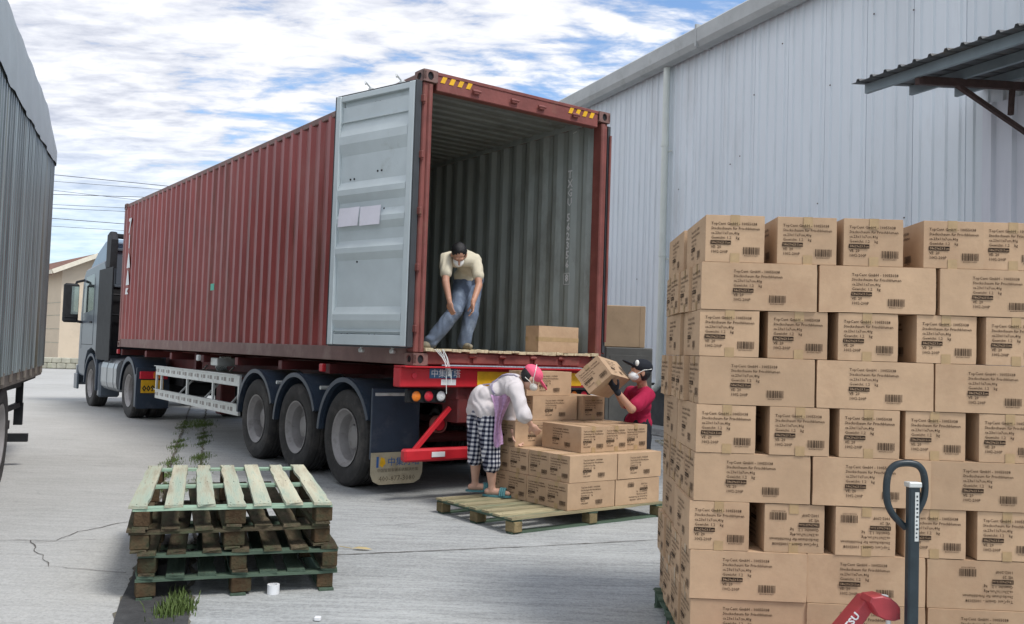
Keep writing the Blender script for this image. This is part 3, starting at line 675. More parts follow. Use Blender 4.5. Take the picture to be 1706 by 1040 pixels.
# right door folded back on the far side
mb = MB(); mb.box((CWD + .045, .64, CHT / 2 + .02), (.05, 1.15, CHT - .3), .006); mb.build('door', M_cframe, cont)
mb = MB(); mb.box((CWD + .025, .05, CHT / 2 + .02), (.04, .03, CHT - .32), .004); mb.build('gasket', M_gasket, cont)
mb = MB(); mb.tube([(CWD + .03, .02, .3), (CWD + .03, .02, CHT - .25)], .014, 8); mb.build('lock_rod', M_cframe, cont)
# number on the inner right wall
mb = MB(); YNUM = .6235 - .008; s = .102; yy = YNUM
chars = 'TXGU 562356'; z = 2.32
for ch in chars:
    if ch != ' ': place_text(mb, ch, face_M((CWD - .0545, yy + .04, z - s * .8), (0, -1, 0), (0, 0, 1)), s * 1.25, off=.004)
    z -= s * 1.08 if ch != ' ' else s * .7
place_text(mb, '8', face_M((CWD - .0545, yy + .04, z - s * .8 - .05), (0, -1, 0), (0, 0, 1)), s * 1.2, off=.004)
zc = z - .05 - s * .45
for (a, b, c_, d) in ((yy + .045, zc + .06, .1, .006), (yy + .045, zc - .07, .1, .006)): mb.box((CWD - .0545, yy + .01, b), (.001, .1, .007))
mb.box((CWD - .0545, yy + .06, zc - .005), (.001, .007, .13)); mb.box((CWD - .0545, yy - .04, zc - .005), (.001, .007, .13))
tag(mb.build('container_number', M_white, cont), kind='stuff')
mb = MB()
for k in range(1): mb.tube([(CWD - .07, .5 + k * .6, CHT - .13), (CWD - .10, .52 + k * .6, CHT - .15), (CWD - .07, .56 + k * .6, CHT - .14)], .006, 6)
tag(mb.build('lashing_ring', M_alu, cont), kind='stuff')
# sticker + marking on left side
mb = MB(); mb.box((.008, 6.1, 1.0), (.003, .16, .10)); mb.build('sticker', mat('green_sticker', (.10, .50, .36), .6), cont)
mb = MB()
place_text(mb, '7', face_M((.0075, 11.42, 2.28), (0, -1, 0), (0, 0, 1)), .40, off=.012); place_text(mb, 'I', face_M((.0075, 11.35, 1.98), (0, -1, 0), (0, 0, 1)), .36, off=.012)
for z0_ in (1.58, 1.24): mb.add([(.0075, 11.42, z0_), (.0075, 11.16, z0_), (.0075, 11.27, z0_ + .27), (.0075, 11.33, z0_ + .3)], [(0, 1, 2, 3)])
mb.add([(.0075, 11.44, 1.06), (.0075, 11.40, 1.18), (.0075, 11.18, 1.18), (.0075, 11.30, 1.12), (.0075, 11.18, 1.06)], [(0, 1, 2, 3, 4)])
mb.build('side_lettering', M_white, cont)
# plastic strands hanging over the sill
mb = MB(); random.seed(6)
for k in range(6):
    x = .27 + random.uniform(-.05, .07); e_ = .36 + random.uniform(-.07, .06); mb.tube([(x, -.03, .16), (x + (e_ - x) * .5, -.045, .08 + random.uniform(-.01, .01)), (e_, -.05, -.04), (e_ + .01, -.055, -.1 - random.uniform(0, .25) * (k % 3 == 0))], .0035, 5)
o = mb.build('plastic_strands', M_plastic); o.matrix_world = cmat; tag(o, 'clear plastic strands hanging over the container sill', 'plastic strands')

# ------------------------------------------------------------------ trailer
TR = thing('semi_trailer', 'red skeletal semi trailer carrying the container, three axles with blue fenders', 'trailer', (CO.x, CO.y, 0), A_C)
tmat = Matrix.Translation((CO.x, CO.y, 0)) @ Matrix.Rotation(A_C, 4, 'Z')
TZ = ZB      # container bottom height in trailer frame
for xx in (.75, 1.69):
    mb = MB(); mb.box((xx, 5.6, TZ - .06), (.14, 10.8, .03)); mb.box((xx, 5.6, TZ - .40), (.14, 10.8, .03)); mb.box((xx, 5.6, TZ - .23), (.02, 10.8, .32)); mb.build('main_beam', M_tdark, TR)
for yy in (2.0, 3.4, 5.0, 6.5, 8.2, 9.8, 11.6):
    mb = MB(); mb.box((1.219, yy, TZ - .10), (2.36, .12, .11), .005); mb.build('crossmember', M_tdark, TR)
for yy in (2.0, 6.5, 11.6):
    for xx in (-.02, 2.46):
        mb = MB(); mb.box((xx, yy, TZ - .09), (.05, .1, .09), .01); mb.build('twist_lock', M_alu if yy == 6.5 else M_tred, TR)
# rear crossbeam
mb = MB(); mb.box((1.219, .06, TZ - .115), (2.72, .14, .19), .01); mb.box((1.219, .01, TZ - .012), (2.72, .22, .012)); mb.build('rear_crossbeam', M_tred, TR)
mb = MB(); mb.box((1.219, .25, TZ - .27), (1.35, .4, .14), .01); mb.box((.62, .2, TZ - .42), (.12, .3, .3), .01); mb.box((1.82, .2, TZ - .42), (.12, .3, .3), .01); mb.build('rear_frame', M_tdark, TR)
F = lambda x, z, y=-.0135: face_M((x, y, z), (1, 0, 0), (0, 0, 1))
mb = MB(); mb.box((.335, -.0125, TZ - .075), (.31, .005, .095)); o = mb.build('name_plate', M_blue, TR)
mb = MB(); place_text(mb, '中集灯塔', F(.193, TZ - .105, -.0165), .086, res=2); mb.build('name_plate_text', M_white, TR)
mb = MB(); mb.box((.40, -.0125, TZ - .16), (.17, .004, .055)); mb.build('reflector_white', M_white, TR)
mb = MB(); mb.box((.95, -.0125, TZ - .12), (.42, .006, .14), .002); mb.build('reflector_yellow', M_yellow, TR)
mb = MB(); mb.box((1.9, -.0125, TZ - .12), (.42, .006, .14), .002); mb.build('reflector_yellow', M_yellow, TR)
mb = MB(); mb.box((2.2, -.0125, TZ - .15), (.17, .004, .055)); mb.build('reflector_white', M_white, TR)
mb = MB(); mb.lathe([(.028, 0), (.028, -.012), (0, -.014)], 14, Matrix.Translation((.01, -.0105, TZ - .1)) @ Matrix.Rotation(R(90), 4, 'Z')); mb.build('side_lamp', M_lred, TR)
def cluster(x0):
    mb = MB(); mb.box((x0 + .2, .1, TZ - .30), (.44, .06, .13), .008); o = mb.build('lamp_panel', M_black, TR)
    for k, m_ in enumerate((M_orange, M_lred, M_lwhite)):
        mb = MB(); Mx = Matrix.Translation((x0 + .07 + k * .14, .068, TZ - .30)) @ Matrix.Rotation(R(-90), 4, 'Z')
        mb.lathe([(.052, 0), (.052, .012), (.044, .02), (.03, .026), (0, .029)], 20, Mx); mb.build('tail_lamp', m_, o)
        mb = MB(); mb.lathe([(.056, 0), (.056, .016), (.051, .018), (.051, 0)], 20, Mx); mb.build('lamp_ring', M_black, o)
cluster(.01); cluster(2.0)
# lower underrun beam and braces
mb = MB(); mb.box((1.219, .12, TZ - .875), (2.46, .1, .125), .02)
mb.build('underrun_beam', M_tred, TR)
mb = MB(); mb.box((.36, .063, TZ - .87), (.15, .006, .05)); mb.build('reflector_white', M_white, TR)
for s_ in (0, 1):
    q = (lambda x: x) if not s_ else (lambda x: 2.438 - x)
    mb = MB(); mb.bar((q(.13), .14, TZ - .83), (q(.52), .14, TZ - .42), .04, .045); mb.build('brace', M_tred, TR)
for xx in (.68, 1.76):
    mb = MB(); Mx = Matrix.Translation((xx - .17 * (xx < 1), .30, TZ - .60)) @ Matrix.Rotation(R(-90), 4, 'Z')
    mb.lathe([(.088, -.06), (.088, 0), (.080, .006), (.074, .0), (.074, -.03)], 24, Mx); rr_ = mb.build('round_reflector', M_cframe, TR); mb = MB(); mb.lathe([(.066, -.02), (.062, .0), (.03, .006), (0, .008)], 24, Mx); mb.build('lens', M_lred, rr_)
# wheels
def wheel_parts(r=.52, wd=.3):
    ty = MB(); rr = .30
    pf = [(rr, -.02), (rr + .03, -.005), (r - .1, .012), (r - .035, .004), (r - .008, -.02), (r, -.05)]
    for k in range(5):
        z = -.05 - k * (wd - .1) / 4
        if k < 4: pf += [(r, z - .005), (r, z - .03), (r - .014, z - .033), (r - .014, z - .042), (r, z - .045)]
    pf += [(r, -wd + .05), (r - .03, -wd + .01), (r - .1, -wd - .008), (rr, -wd + .02)]
    ty.lathe([(a, -b) for a, b in pf], 48)
    ri = MB(); ri.lathe([(rr + .004, .012), (rr + .012, .0), (rr - .004, .004), (rr - .02, .03), (rr - .05, .06), (.235, .16), (.20, .19), (.15, .195), (.13, .17), (.125, .11), (.09, .10), (0, .10)], 40)
    nt_ = MB()
    for k in range(10):
        a = 2 * math.pi * k / 10; p = (0, .172 * math.cos(a), .172 * math.sin(a)); nt_.tube([(.195, p[1], p[2]), (.165, p[1], p[2])], .014, 6)
    return ty.mesh('tyre', M_rub, 25), ri.mesh('rim', M_rim, 25), nt_.mesh('wheel_nut', M_rim)
TYM, RIM, NUT = wheel_parts()
def wheel(root, x, y, z, side, spin=0):
    # side -1: outer face looks to -x
    o = link(TYM, 'wheel', root); o.rotation_euler = (spin, 0, 0 if side < 0 else math.pi); o.location = (x, y, z)
    r_ = link(RIM, 'rim', o); n_ = link(NUT, 'wheel_nut', o); return o
for y_ in (1.36, 2.68, 3.98):
    wheel(TR, -.03, y_, .52, -1, random.random()); wheel(TR, 2.468, y_, .52, 1, random.random())
    wheel(TR, .33, y_, .52, -1); wheel(TR, 2.108, y_, .52, 1)
    mb = MB(); mb.tube([(.2, y_, .5), (2.24, y_, .5)], .065, 10); mb.box((.8, y_, .62), (.1, .9, .08), .01); mb.box((1.65, y_, .62), (.1, .9, .08), .01); mb.build('axle', M_tdark, TR)
    for sd in (0, 1):
        fb = MB(); X0 = -.06 if sd == 0 else 2.498 - .50; a0, a1 = R(4), R(158)
        T_ = Matrix.Translation((X0, y_, .52))
        ro = .625
        fb.lathe([(ro, 0), (ro, .56)], 22, T_, arc=(a0, a1)); fb.lathe([(ro + .012, 0), (ro + .012, .56)], 22, T_, arc=(a0, a1))
        for xa in (-.004, .03, .535): fb.lathe([(ro - .03, xa), (ro + .02, xa), (ro + .02, xa + .028), (ro - .03, xa + .028), (ro - .03, xa)], 22, T_, arc=(a0, a1))
        fb.build('fender', M_fend, TR, fix=False)
    mb = MB(); mb.tube([(-.03, y_ - .66, 1.02), (.9, y_ - .66, 1.02)], .022, 8); mb.build('fender_stay', M_alu, TR)
# rear drop of fender + mudflap
mb = MB(); mb.box((.22, .70, .72), (.56, .03, .72), .006); mb.build('fender_panel', M_fend, TR)
mb = MB(); mb.box((2.22, .70, .72), (.56, .03, .72), .006); mb.build('fender_panel', M_fend, TR)
for q in (0, 1):
    x0 = -.06 if q == 0 else 1.94
    poly = [(x0, .40), (x0 + .58, .40), (x0 + .57, .02 + .06)]
    pl = [(x0 + .0, .38), (x0 + .6, .38), (x0 + .6, .16), (x0 + .57, .09), (x0 + .5, .055), (x0 + .1, .055), (x0 + .03, .09), (x0, .16)]
    mb = MB(); mb.prism([(a, b + .05) for a, b in pl], .012, Matrix.Translation((0, .664, 0))); mf = mb.build('mudflap', M_flap, TR)
    mb = MB(); mb.prism([(x0 + .06, .28), (x0 + .085, .28), (x0 + .085, .39), (x0 + .06, .39)], .002, Matrix.Translation((0, .6615, 0)))
    mb.build('flap_logo_bar', M_pblue, mf)
    mb = MB(); mb.prism([(x0 + .095, .30), (x0 + .13, .28), (x0 + .165, .32), (x0 + .15, .37), (x0 + .11, .385)], .002, Matrix.Translation((0, .6615, 0))); mb.build('flap_logo', M_yellow, mf)
    mb = MB(); place_text(mb, '中集灯塔', F(x0 + .185, .30, .6615), .095, res=2); mb.build('flap_name', M_pblue, mf)
    mb = MB(); place_text(mb, '中国智慧车辆系统解决方案', F(x0 + .07, .235, .6615), .040, res=1); place_text(mb, '400-877-3080', F(x0 + .09, .14, .6615), .075); mb.build('flap_text', mat('flap_print', (.14, .11, .07), .7), mf)
# side guards (aluminium rails)
for z0, z1, nm in ((.90, 1.06, 'guard_rail'), (.50, .66, 'guard_rail')):
    mb = MB(); mb.box((-.02, 6.7, (z0 + z1) / 2), (.035, 4.15, z1 - z0), .004); mb.box((-.045, 6.7, z1 - .005), (.05, 4.15, .01)); gr = mb.build(nm, M_alu, TR)
    mb = MB()
    for k in range(13):
        y_ = 4.9 + k * .31; mb.box((-.0385, y_, (z0 + z1) / 2), (.002, .10, .055)); mb.box((-.0385, y_ + .12, (z0 + z1) / 2), (.002, .05, .045))
    tag(mb.build('painted_holes', M_alud, gr), kind='stuff')  # flat darker patches stand in for the rail's perforations
    mb = MB(); mb.box((2.46, 6.7, (z0 + z1) / 2), (.035, 4.15, z1 - z0), .004); mb.build(nm, M_alu, TR)
for y_ in (4.66, 5.75, 7.0, 8.45, 8.75):
    mb = MB(); mb.box((-.02, y_, .78), (.03, .05, .26)); mb.build('guard_post', M_alu, TR)
for y_ in (5.2, 6.4, 7.7): 
    mb = MB(); mb.bar((.0, y_, .56), (.6, y_ + .3, 1.1), .025, .025); mb.build('guard_stay', M_alu, TR)
mb = MB(); mb.box((.45, 6.6, 1.02), (.75, 2.6, .03)); mb.build('tray', M_silver, TR)
mb = MB(); mb.box((.35, 7.7, 1.16), (.1, .1, .3)); mb.box((.9, 7.9, .65), (.25, .25, .75), .02); mb.box((1.6, 7.9, .65), (.25, .25, .75), .02); mb.build('landing_leg', M_tdark, TR)
mb = MB(); random.seed(8)
for k in range(6):
    a = .0 + k * .03; mb.tube([(.15 + a, 6.0, 1.28), (.12 + a, 6.1, 1.12), (.2 + a, 6.25, 1.06), (.3 + a, 6.5 + a, 1.1)], .013, 6)
mb.box((.25, 6.15, 1.2), (.3, .3, .12), .01); mb.build('air_lines', M_alu, TR)
mb = MB(); mb.box((1.219, 4.5, TZ - .34), (1.0, 1.2, .16), .02); mb.tube([(.9, 4.5, .85), (.9, 6.0, .85)], .14, 14); mb.tube([(1.5, 4.5, .85), (1.5, 6.0, .85)], .14, 14); mb.build('air_tank', M_tdark, TR)

# ------------------------------------------------------------------ tractor
CB = thing('tractor_unit', 'grey blue truck tractor unit coupled to the far end of the trailer', 'truck', (CO.x, CO.y, 0), A_C)
def cbl(name, m, fn, parent=CB): mb = MB(); fn(mb); return mb.build(name, m, parent)
# cab body side profile (y forward, z): extruded over x
side = [(13.05, 1.05), (13.05, 3.05), (13.2, 3.2), (15.05, 3.1), (15.3, 2.9), (15.42, 2.0), (15.46, 1.3), (15.45, .75), (15.2, .62), (14.75, .62), (14.72, .95), (14.5, 1.2), (14.1, 1.28), (13.7, 1.2), (13.5, 1.0)]
def extr(mb, prof_, x0, x1, inset=.0, bev=.05):
    n = len(prof_); cy_ = sum(p[0] for p in prof_) / n; cz_ = sum(p[1] for p in prof_) / n
    def ring(x, k): return [(x, cy_ + (p[0] - cy_) * k, cz_ + (p[1] - cz_) * k) for p in prof_]
    rings = [ring(x0, .965), ring(x0 + bev, 1), ring(x1 - bev, 1), ring(x1, .965)]
    vs = sum(rings, []); fs = [tuple(range(n)), tuple(range(3 * n, 4 * n))[::-1]]
    for r_ in range(3):
        for i in range(n): j = (i + 1) % n; fs.append((r_ * n + i, r_ * n + j, (r_ + 1) * n + j, (r_ + 1) * n + i))
    mb.add(vs, fs)
cbl('cab_body', M_cab, lambda m: extr(m, side, -.02, 2.46))
roofp = [(13.05, 3.06), (13.05, 3.55), (13.25, 3.66), (13.6, 3.62), (14.3, 3.42), (14.9, 3.16), (15.25, 2.98), (15.1, 3.0)]
cbl('roof_fairing', M_cabb, lambda m: extr(m, roofp, .06, 2.38, bev=.16))
cbl('rear_spoiler', M_black, lambda m: (extr(m, [(12.75, 3.0), (12.70, 3.6), (12.86, 3.78), (13.10, 3.72), (13.10, 3.0)], -.02, .12, bev=.03), m.box((.6, 12.95, 3.70), (1.1, .15, .1), .02)))
cbl('roof_panel', M_cab, lambda m: (m.box((.62, 13.03, 3.05), (.9, .04, .75), .02), m.box((.62, 13.0, 2.64), (.96, .08, .06), .01), m.box((.62, 13.0, 3.42), (.96, .08, .06), .01)))
cbl('rear_bulkhead', M_black, lambda m: (m.box((1.2, 13.02, 1.9), (2.3, .05, 1.5), .02), m.tube([(.0, 12.9, 2.45), (.5, 12.9, 2.45)], .02, 6), m.tube([(.0, 12.9, 2.0), (.5, 12.9, 2.0)], .02, 6), m.tube([(.02, 12.9, 1.2), (.02, 12.9, 2.6)], .02, 6)))
cbl('side_deflector', M_black, lambda m: m.box((-.034, 12.92, 2.02), (.03, 1.25, 1.95), .012))
cbl('side_window', M_glass, lambda m: m.prism([(14.1, 2.15), (15.1, 2.05), (15.15, 2.3), (14.95, 2.9), (14.1, 2.95)], .006, Matrix.Translation((-.022, 0, 0)) @ Matrix(((0, 1, 0, 0), (1, 0, 0, 0), (0, 0, 1, 0), (0, 0, 0, 1)))))
cbl('windscreen', M_glass, lambda m: m.add([(.1, 15.445, 1.95), (2.34, 15.445, 1.95), (2.3, 15.33, 2.9), (.14, 15.33, 2.9)], [(0, 1, 2, 3)]))
cbl('front_bumper', M_cab, lambda m: (m.box((1.22, 15.5, .66), (2.5, .25, .5), .06), m.box((-.05, 15.35, .5), (.05, .35, .35), .02)))
cbl('door_handle', M_black, lambda m: m.box((-.03, 14.25, 1.85), (.02, .2, .04), .008))
cbl('door_seam', M_black, lambda m: (m.box((-.0215, 14.02, 2.1), (.004, .012, 1.5)), m.box((-.0215, 15.2, 2.0), (.004, .012, 1.5)), m.box((-.0215, 14.6, 1.35), (.004, 1.15, .012))))
def mirror(m):
    m.box((-.27, 15.28, 2.30), (.32, .16, .92), .07); m.box((-.27, 15.2, 1.96), (.31, .03, .02), .004)
    m.tube([(0, 15.2, 2.85), (-.16, 15.28, 2.8), (-.2, 15.28, 2.7)], .03, 8); m.tube([(0, 15.2, 1.85), (-.18, 15.28, 1.88)], .03, 8)
mo = cbl('mirror', M_black, mirror)
cbl('mirror_glass', M_mirr, lambda m: m.box((-.20, 15.196, 2.36), (.15, .006, .66)), mo)
def mirror2(m):
    m.box((2.70, 15.28, 2.46), (.20, .14, .62), .05); m.tube([(2.44, 15.2, 2.7), (2.62, 15.28, 2.7)], .03, 8)
cbl('mirror', M_black, mirror2)
for x_, sd in ((.0, -1), (2.44, 1)):
    wheel(CB, x_, 14.1, .5, sd); wheel(CB, x_ - .0, 10.75, .52, sd); wheel(CB, x_ + (.34 if sd < 0 else -.34), 10.75, .52, sd)
cbl('chassis', M_black, lambda m: (m.box((.75, 12.4, .78), (.1, 5.4, .26), .01), m.box((1.69, 12.4, .78), (.1, 5.4, .26), .01), m.box((1.22, 10.75, .55), (1.6, .25, .25), .03), m.box((1.22, 10.9, 1.07), (.9, .9, .1), .02)))
def fl(m):
    T_ = Matrix.Translation((-.03, 10.75, .52)); m.lathe([(.63, 0), (.63, .6)], 24, T_, arc=(R(-2), R(178))); m.lathe([(.645, 0), (.645, .6)], 24, T_, arc=(R(-2), R(178)))
    m.lathe([(.56, 0), (.645, 0), (.645, .02), (.56, .02)], 24, T_, arc=(R(-2), R(178)))
    m.box((.27, 10.10, .62), (.60, .04, .72), .01); m.box((-.02, 10.14, .55), (.03, .12, .6), .01)
cbl('rear_fender', M_fend, fl)
cbl('rear_fender', M_fend, lambda m: (m.lathe([(.645, 0), (.645, .6)], 24, Matrix.Translation((1.87, 10.75, .52)), arc=(R(-2), R(178))), m.box((2.17, 10.10, .62), (.6, .04, .72), .01)))
def frf(m):
    T_ = Matrix.Translation((-.02, 14.1, .5)); m.lathe([(.60, 0), (.60, .5)], 20, T_, arc=(R(0), R(180))); m.lathe([(.60, 0), (.66, 0), (.66, .05)], 20, T_, arc=(R(0), R(180)))
    m.box((.1, 13.42, .75), (.3, .08, .75), .02)
cbl('front_fender', M_fend, frf)
def tank(m):
    pts = []
    for k in range(16):
        a = 2 * math.pi * k / 16 + math.pi / 16; c_, s_ = math.cos(a), math.sin(a); pts.append((.31 * math.copysign(abs(c_) ** .5, c_), .33 * math.copysign(abs(s_) ** .5, s_)))
    m.prism(pts, 1.35, Matrix.Translation((.30, 11.75, .75)))
    for y_ in (12.0, 12.55): m.prism([(a * 1.03, b * 1.03) for a, b in pts], .07, Matrix.Translation((.30, y_, .75)))
cbl('fuel_tank', M_silver, tank)
cbl('step_box', M_cab, lambda m: m.box((.2, 13.3, .62), (.42, .22, .75), .04))
def rl(m): m.box((.27, 10.055, .84), (.5, .05, .14), .01)
o = cbl('rear_lamp', M_lred, rl); cbl('rear_lamp_amber', M_orange, lambda m: m.box((.33, 10.022, .84), (.14, .02, .11), .005), o)
o = cbl('number_plate', M_yellow, lambda m: m.box((.25, 10.06, .63), (.40, .02, .24), .004))
mb = MB(); place_text(mb, '009', face_M((.07, 10.047, .545), (1, 0, 0), (0, 0, 1)), .15, mono=1.0, off=.004); mb.build('plate_digits', M_black, o)
cbl('mudflap', M_fend, lambda m: m.box((.27, 10.08, .33), (.58, .015, .22), .004))

# ------------------------------------------------------------------ cartons
LX, LY, LZ = .562, .288, .232
def label_block(mb, M, xt, xb, rnd=0):
    lines = ['TopCent GmbH - 10055038', 'Steckschaum für Frischblumen', 'ca.23x11x7cm,40g', 'Gewicht: 1.2    kg', None, 'VE: 20', '1002-200P']
    zt_ = LZ - .036
    for i, t in enumerate(lines):
        z = zt_ - i * .0232
        if t: place_text(mb, t, M @ Matrix.Translation((xt, z - .012, 0)), .0194 if i != 2 else .0186, 0, off=.0002)
        else:
            mb.add([(xt - .002, z - .0165, 0), (xt + .098, z - .0165, 0), (xt + .098, z + .0035, 0), (xt - .002, z + .0035, 0)], [(0, 1, 2, 3)], 0, False, M)
            place_text(mb, '58x29x23.5cm', M @ Matrix.Translation((xt + .002, z - .012, .0006)), .0160, 1)
def barcode(mb, M, xb):
    random.seed(99); x = xb
    while x < xb + .082:
        w_ = random.choice((.0012, .0012, .0022, .0034)); mb.add([(x, .040, 0), (x + w_, .040, 0), (x + w_, .076, 0), (x, .076, 0)], [(0, 1, 2, 3)], 0, False, M); x += w_ + random.choice((.0012, .0018, .0028))
    place_text(mb, '4005240100557', M @ Matrix.Translation((xb + .004, .030, 0)), .0105, 0)
E_ = .0021
FACES = [(face_M((0, -LY / 2 - E_, 0), (1, 0, 0), (0, 0, 1)), -.125, .05), (face_M((0, LY / 2 + E_, 0), (-1, 0, 0), (0, 0, 1)), -.125, .05),
         (face_M((-LX / 2 - E_, 0, 0), (0, -1, 0), (0, 0, 1)), -.118, .040), (face_M((LX / 2 + E_, 0, 0), (0, 1, 0), (0, 0, 1)), -.118, .040)]
LBL = []
for M_, xt, xb in FACES:
    mb = MB(); mb2 = MB(); label_block(mb, Matrix.Identity(4), xt, xb); barcode(mb2, Matrix.Identity(4), xb)
    LBL.append((M_, mb.mesh('printed_label', [M_ink, M_card], fix=False) if len(LBL) % 2 == 0 else LBL[-1][1], mb2.mesh('barcode', M_ink, fix=False) if len(LBL) % 2 == 0 else LBL[-1][2]))
def carton_mesh(seed):
    random.seed(seed); mb = MB(); nx, ny, nz = 8, 5, 4
    j = lambda s_: random.uniform(-s_, s_)
    # body as a subdivided rounded box, its faces a little caved in
    bm = bmesh.new(); bmesh.ops.create_cube(bm, size=1)
    for v in bm.verts: v.co = Vector((v.co.x * LX, v.co.y * LY, v.co.z * (LZ - .002)))
    bmesh.ops.subdivide_edges(bm, edges=bm.edges[:], cuts=5, use_grid_fill=True)
    hx, hy, hz = LX / 2, LY / 2, (LZ - .002) / 2; ph_ = random.uniform(0, 50); amp = random.uniform(.002, .0055)
    for v in bm.verts:
        a_, b_, c_ = abs(v.co.x) / hx, abs(v.co.y) / hy, abs(v.co.z) / hz; on = [q > .999 for q in (a_, b_, c_)]
        if sum(on) == 1:
            k_ = on.index(True); t_ = [(1 - q * q) for j_, q in enumerate((a_, b_, c_)) if j_ != k_]; d = -amp * t_[0] * t_[1] * (.6 + .8 * noise.noise(v.co * 9 + Vector((ph_, 0, 0))))
            if k_ != 2: v.co[k_] += math.copysign(1, v.co[k_]) * min(0, d)
        elif sum(on) == 2:
            f_ = 1 - abs(noise.noise(v.co * 14 + Vector((0, ph_, 0)))) * .010; v.co.x *= f_; v.co.y *= f_
        elif sum(on) == 3:
            f_ = 1 - random.uniform(.0, .010); v.co.x *= f_; v.co.y *= f_
    bm.verts.ensure_lookup_table(); mb.add([v.co + Vector((0, 0, LZ / 2)) for v in bm.verts], [tuple(v.index for v in f.verts) for f in bm.faces], 0, True); bm.free()
    # top flaps: two halves with the centre seam, a hair proud and uneven
    for sg in (-1, 1): mb.box((j(.001), sg * (LY / 4), LZ - .0005 + j(.0006)), (LX - .006, LY / 2 - .003, .003), .0008)
    return mb.mesh('carton', M_card)
CART = [carton_mesh(i) for i in range(9)]
tb = MB()
tb.box((0, 0, LZ + .0016), (LX + .003, .045, .0008))
for sx in (-1, 1):
    tb.box((sx * (LX / 2 + .0009), 0, LZ - .024), (.0010, .045, .052)); tb.box((sx * (LX / 2 + .0009), 0, .022), (.0010, .045, .046))
TAPE = tb.mesh('tape', M_tape)
def carton(x, y, z, yaw, label, flip=False, group=None, M=None, k=None):
    me = CART[random.randrange(9) if k is None else k]
    o = bpy.data.objects.new('carton', me); COL.objects.link(o)
    T = Matrix.Translation((x, y, z)) @ Matrix.Rotation(yaw, 4, 'Z') if M is None else M
    if flip: T = T @ Matrix.Translation((0, 0, LZ)) @ Matrix.Rotation(math.pi, 4, 'X')
    o.matrix_world = T; tag(o, label, 'carton', group)
    tp_ = link(TAPE, 'tape', o); tp_.location.y = random.uniform(-.006, .006)
    for FM, lm, bm_ in LBL:
        p_ = link(lm, 'printed_label', o); p_.matrix_local = FM; link(bm_, 'barcode', p_)
    return o

# ------------------------------------------------------------------ pallets
PLX, PLY, PLH = 1.79, 1.14, .135
def slat_mesh(L_, w_, t_, seed, m):
    random.seed(seed); mb = MB(); n = 8; vs = []
    e0, e1 = random.uniform(-.01, .01), random.uniform(-.01, .01)
    n = 12; vs = []; rg = random.Random(seed * 7 + 1)
    for i in range(n + 1):
        x = -L_ / 2 + L_ * i / n; a = w_ / 2 + rg.uniform(-.0015, .001) - (.014 * rg.random() if rg.random() < .12 else 0); b = w_ / 2 + rg.uniform(-.0015, .001) - (.014 * rg.random() if rg.random() < .12 else 0)
        dz = rg.uniform(-.0012, .0012); j0, j1 = (rg.uniform(-.012, .010), rg.uniform(-.012, .010)) if i in (0, n) else (0, 0)
        vs += [(x + j0, -b, -t_ / 2 + dz), (x + j1, a, -t_ / 2 + dz), (x + j1, a - .002, t_ / 2 + dz), (x + j0, -b + .002, t_ / 2 + dz), (x + (j0 + j1) / 2 + (rg.uniform(-.02, .02) if i in (0, n) else 0), 0, t_ / 2 + dz)]
    fs = [(0, 1, 2, 4, 3), tuple(5 * n + k for k in (3, 4, 2, 1, 0))]
    for i in range(n):
        p_, q_ = 5 * i, 5 * i + 5; fs += [(p_, q_, q_ + 1, p_ + 1), (p_ + 1, q_ + 1, q_ + 2, p_ + 2), (p_ + 2, q_ + 2, q_ + 4, p_ + 4), (p_ + 4, q_ + 4, q_ + 3, p_ + 3), (p_ + 3, q_ + 3, q_, p_)]
    mb.add(vs, fs)
    return mb.mesh('slat', m)
def make_pallet(label, loc, yaw, top_m, low_m, blk_m, bot_m, group, seed, rag=False, tilt=(0, 0)):
    root = thing('pallet', label, 'pallet', loc, yaw, group); root.rotation_euler = (tilt[0], tilt[1], yaw)
    random.seed(seed); sm = [slat_mesh(PLX, .106, .017, seed + i, top_m) for i in range(3)]
    for k in range(7):
        y_ = .05 + k * (PLY - .1) / 6; o = link(sm[k % 3], 'slat', root, (PLX / 2 + random.uniform(-.012, .012), y_ + random.uniform(-.008, .008), PLH - .0085), (0, 0, random.uniform(-.012, .012)))
    nb_ = MB()
    for k in range(7):
        for x_ in (.05, PLX / 2, PLX - .05):
            for d_ in (-.022, .024): nb_.box((x_ + random.uniform(-.012, .012), .05 + k * (PLY - .1) / 6 + d_, PLH + .0006), (.007, .007, .0016))
    tag(nb_.build('nail', M_rust, root), kind='stuff')
    cm = slat_mesh(PLY, .095, .016, seed + 9, low_m)
    for x_ in (.05, PLX / 2, PLX - .05): link(cm, 'cross_board', root, (x_, PLY / 2, PLH - .0255), (0, 0, math.pi / 2))
    bb = MB(); bb.box((0, 0, 0), (.1, .1, .086), .005); bme = bb.mesh('block', blk_m)
    for x_ in (.052, PLX / 2, PLX - .052):
        for y_ in (.052, PLY / 2, PLY - .052): link(bme, 'block', root, (x_ + random.uniform(-.008, .008), y_ + random.uniform(-.012, .012), .0575), (0, 0, random.uniform(-.16, .16))).scale = (random.uniform(.85, 1.1), random.uniform(.85, 1.2), 1)
    bo = slat_mesh(PLX, .09, .014, seed + 20, bot_m)
    for y_ in (.052, PLY / 2, PLY - .052): link(bo, 'bottom_board', root, (PLX / 2, y_, .007))
    return root

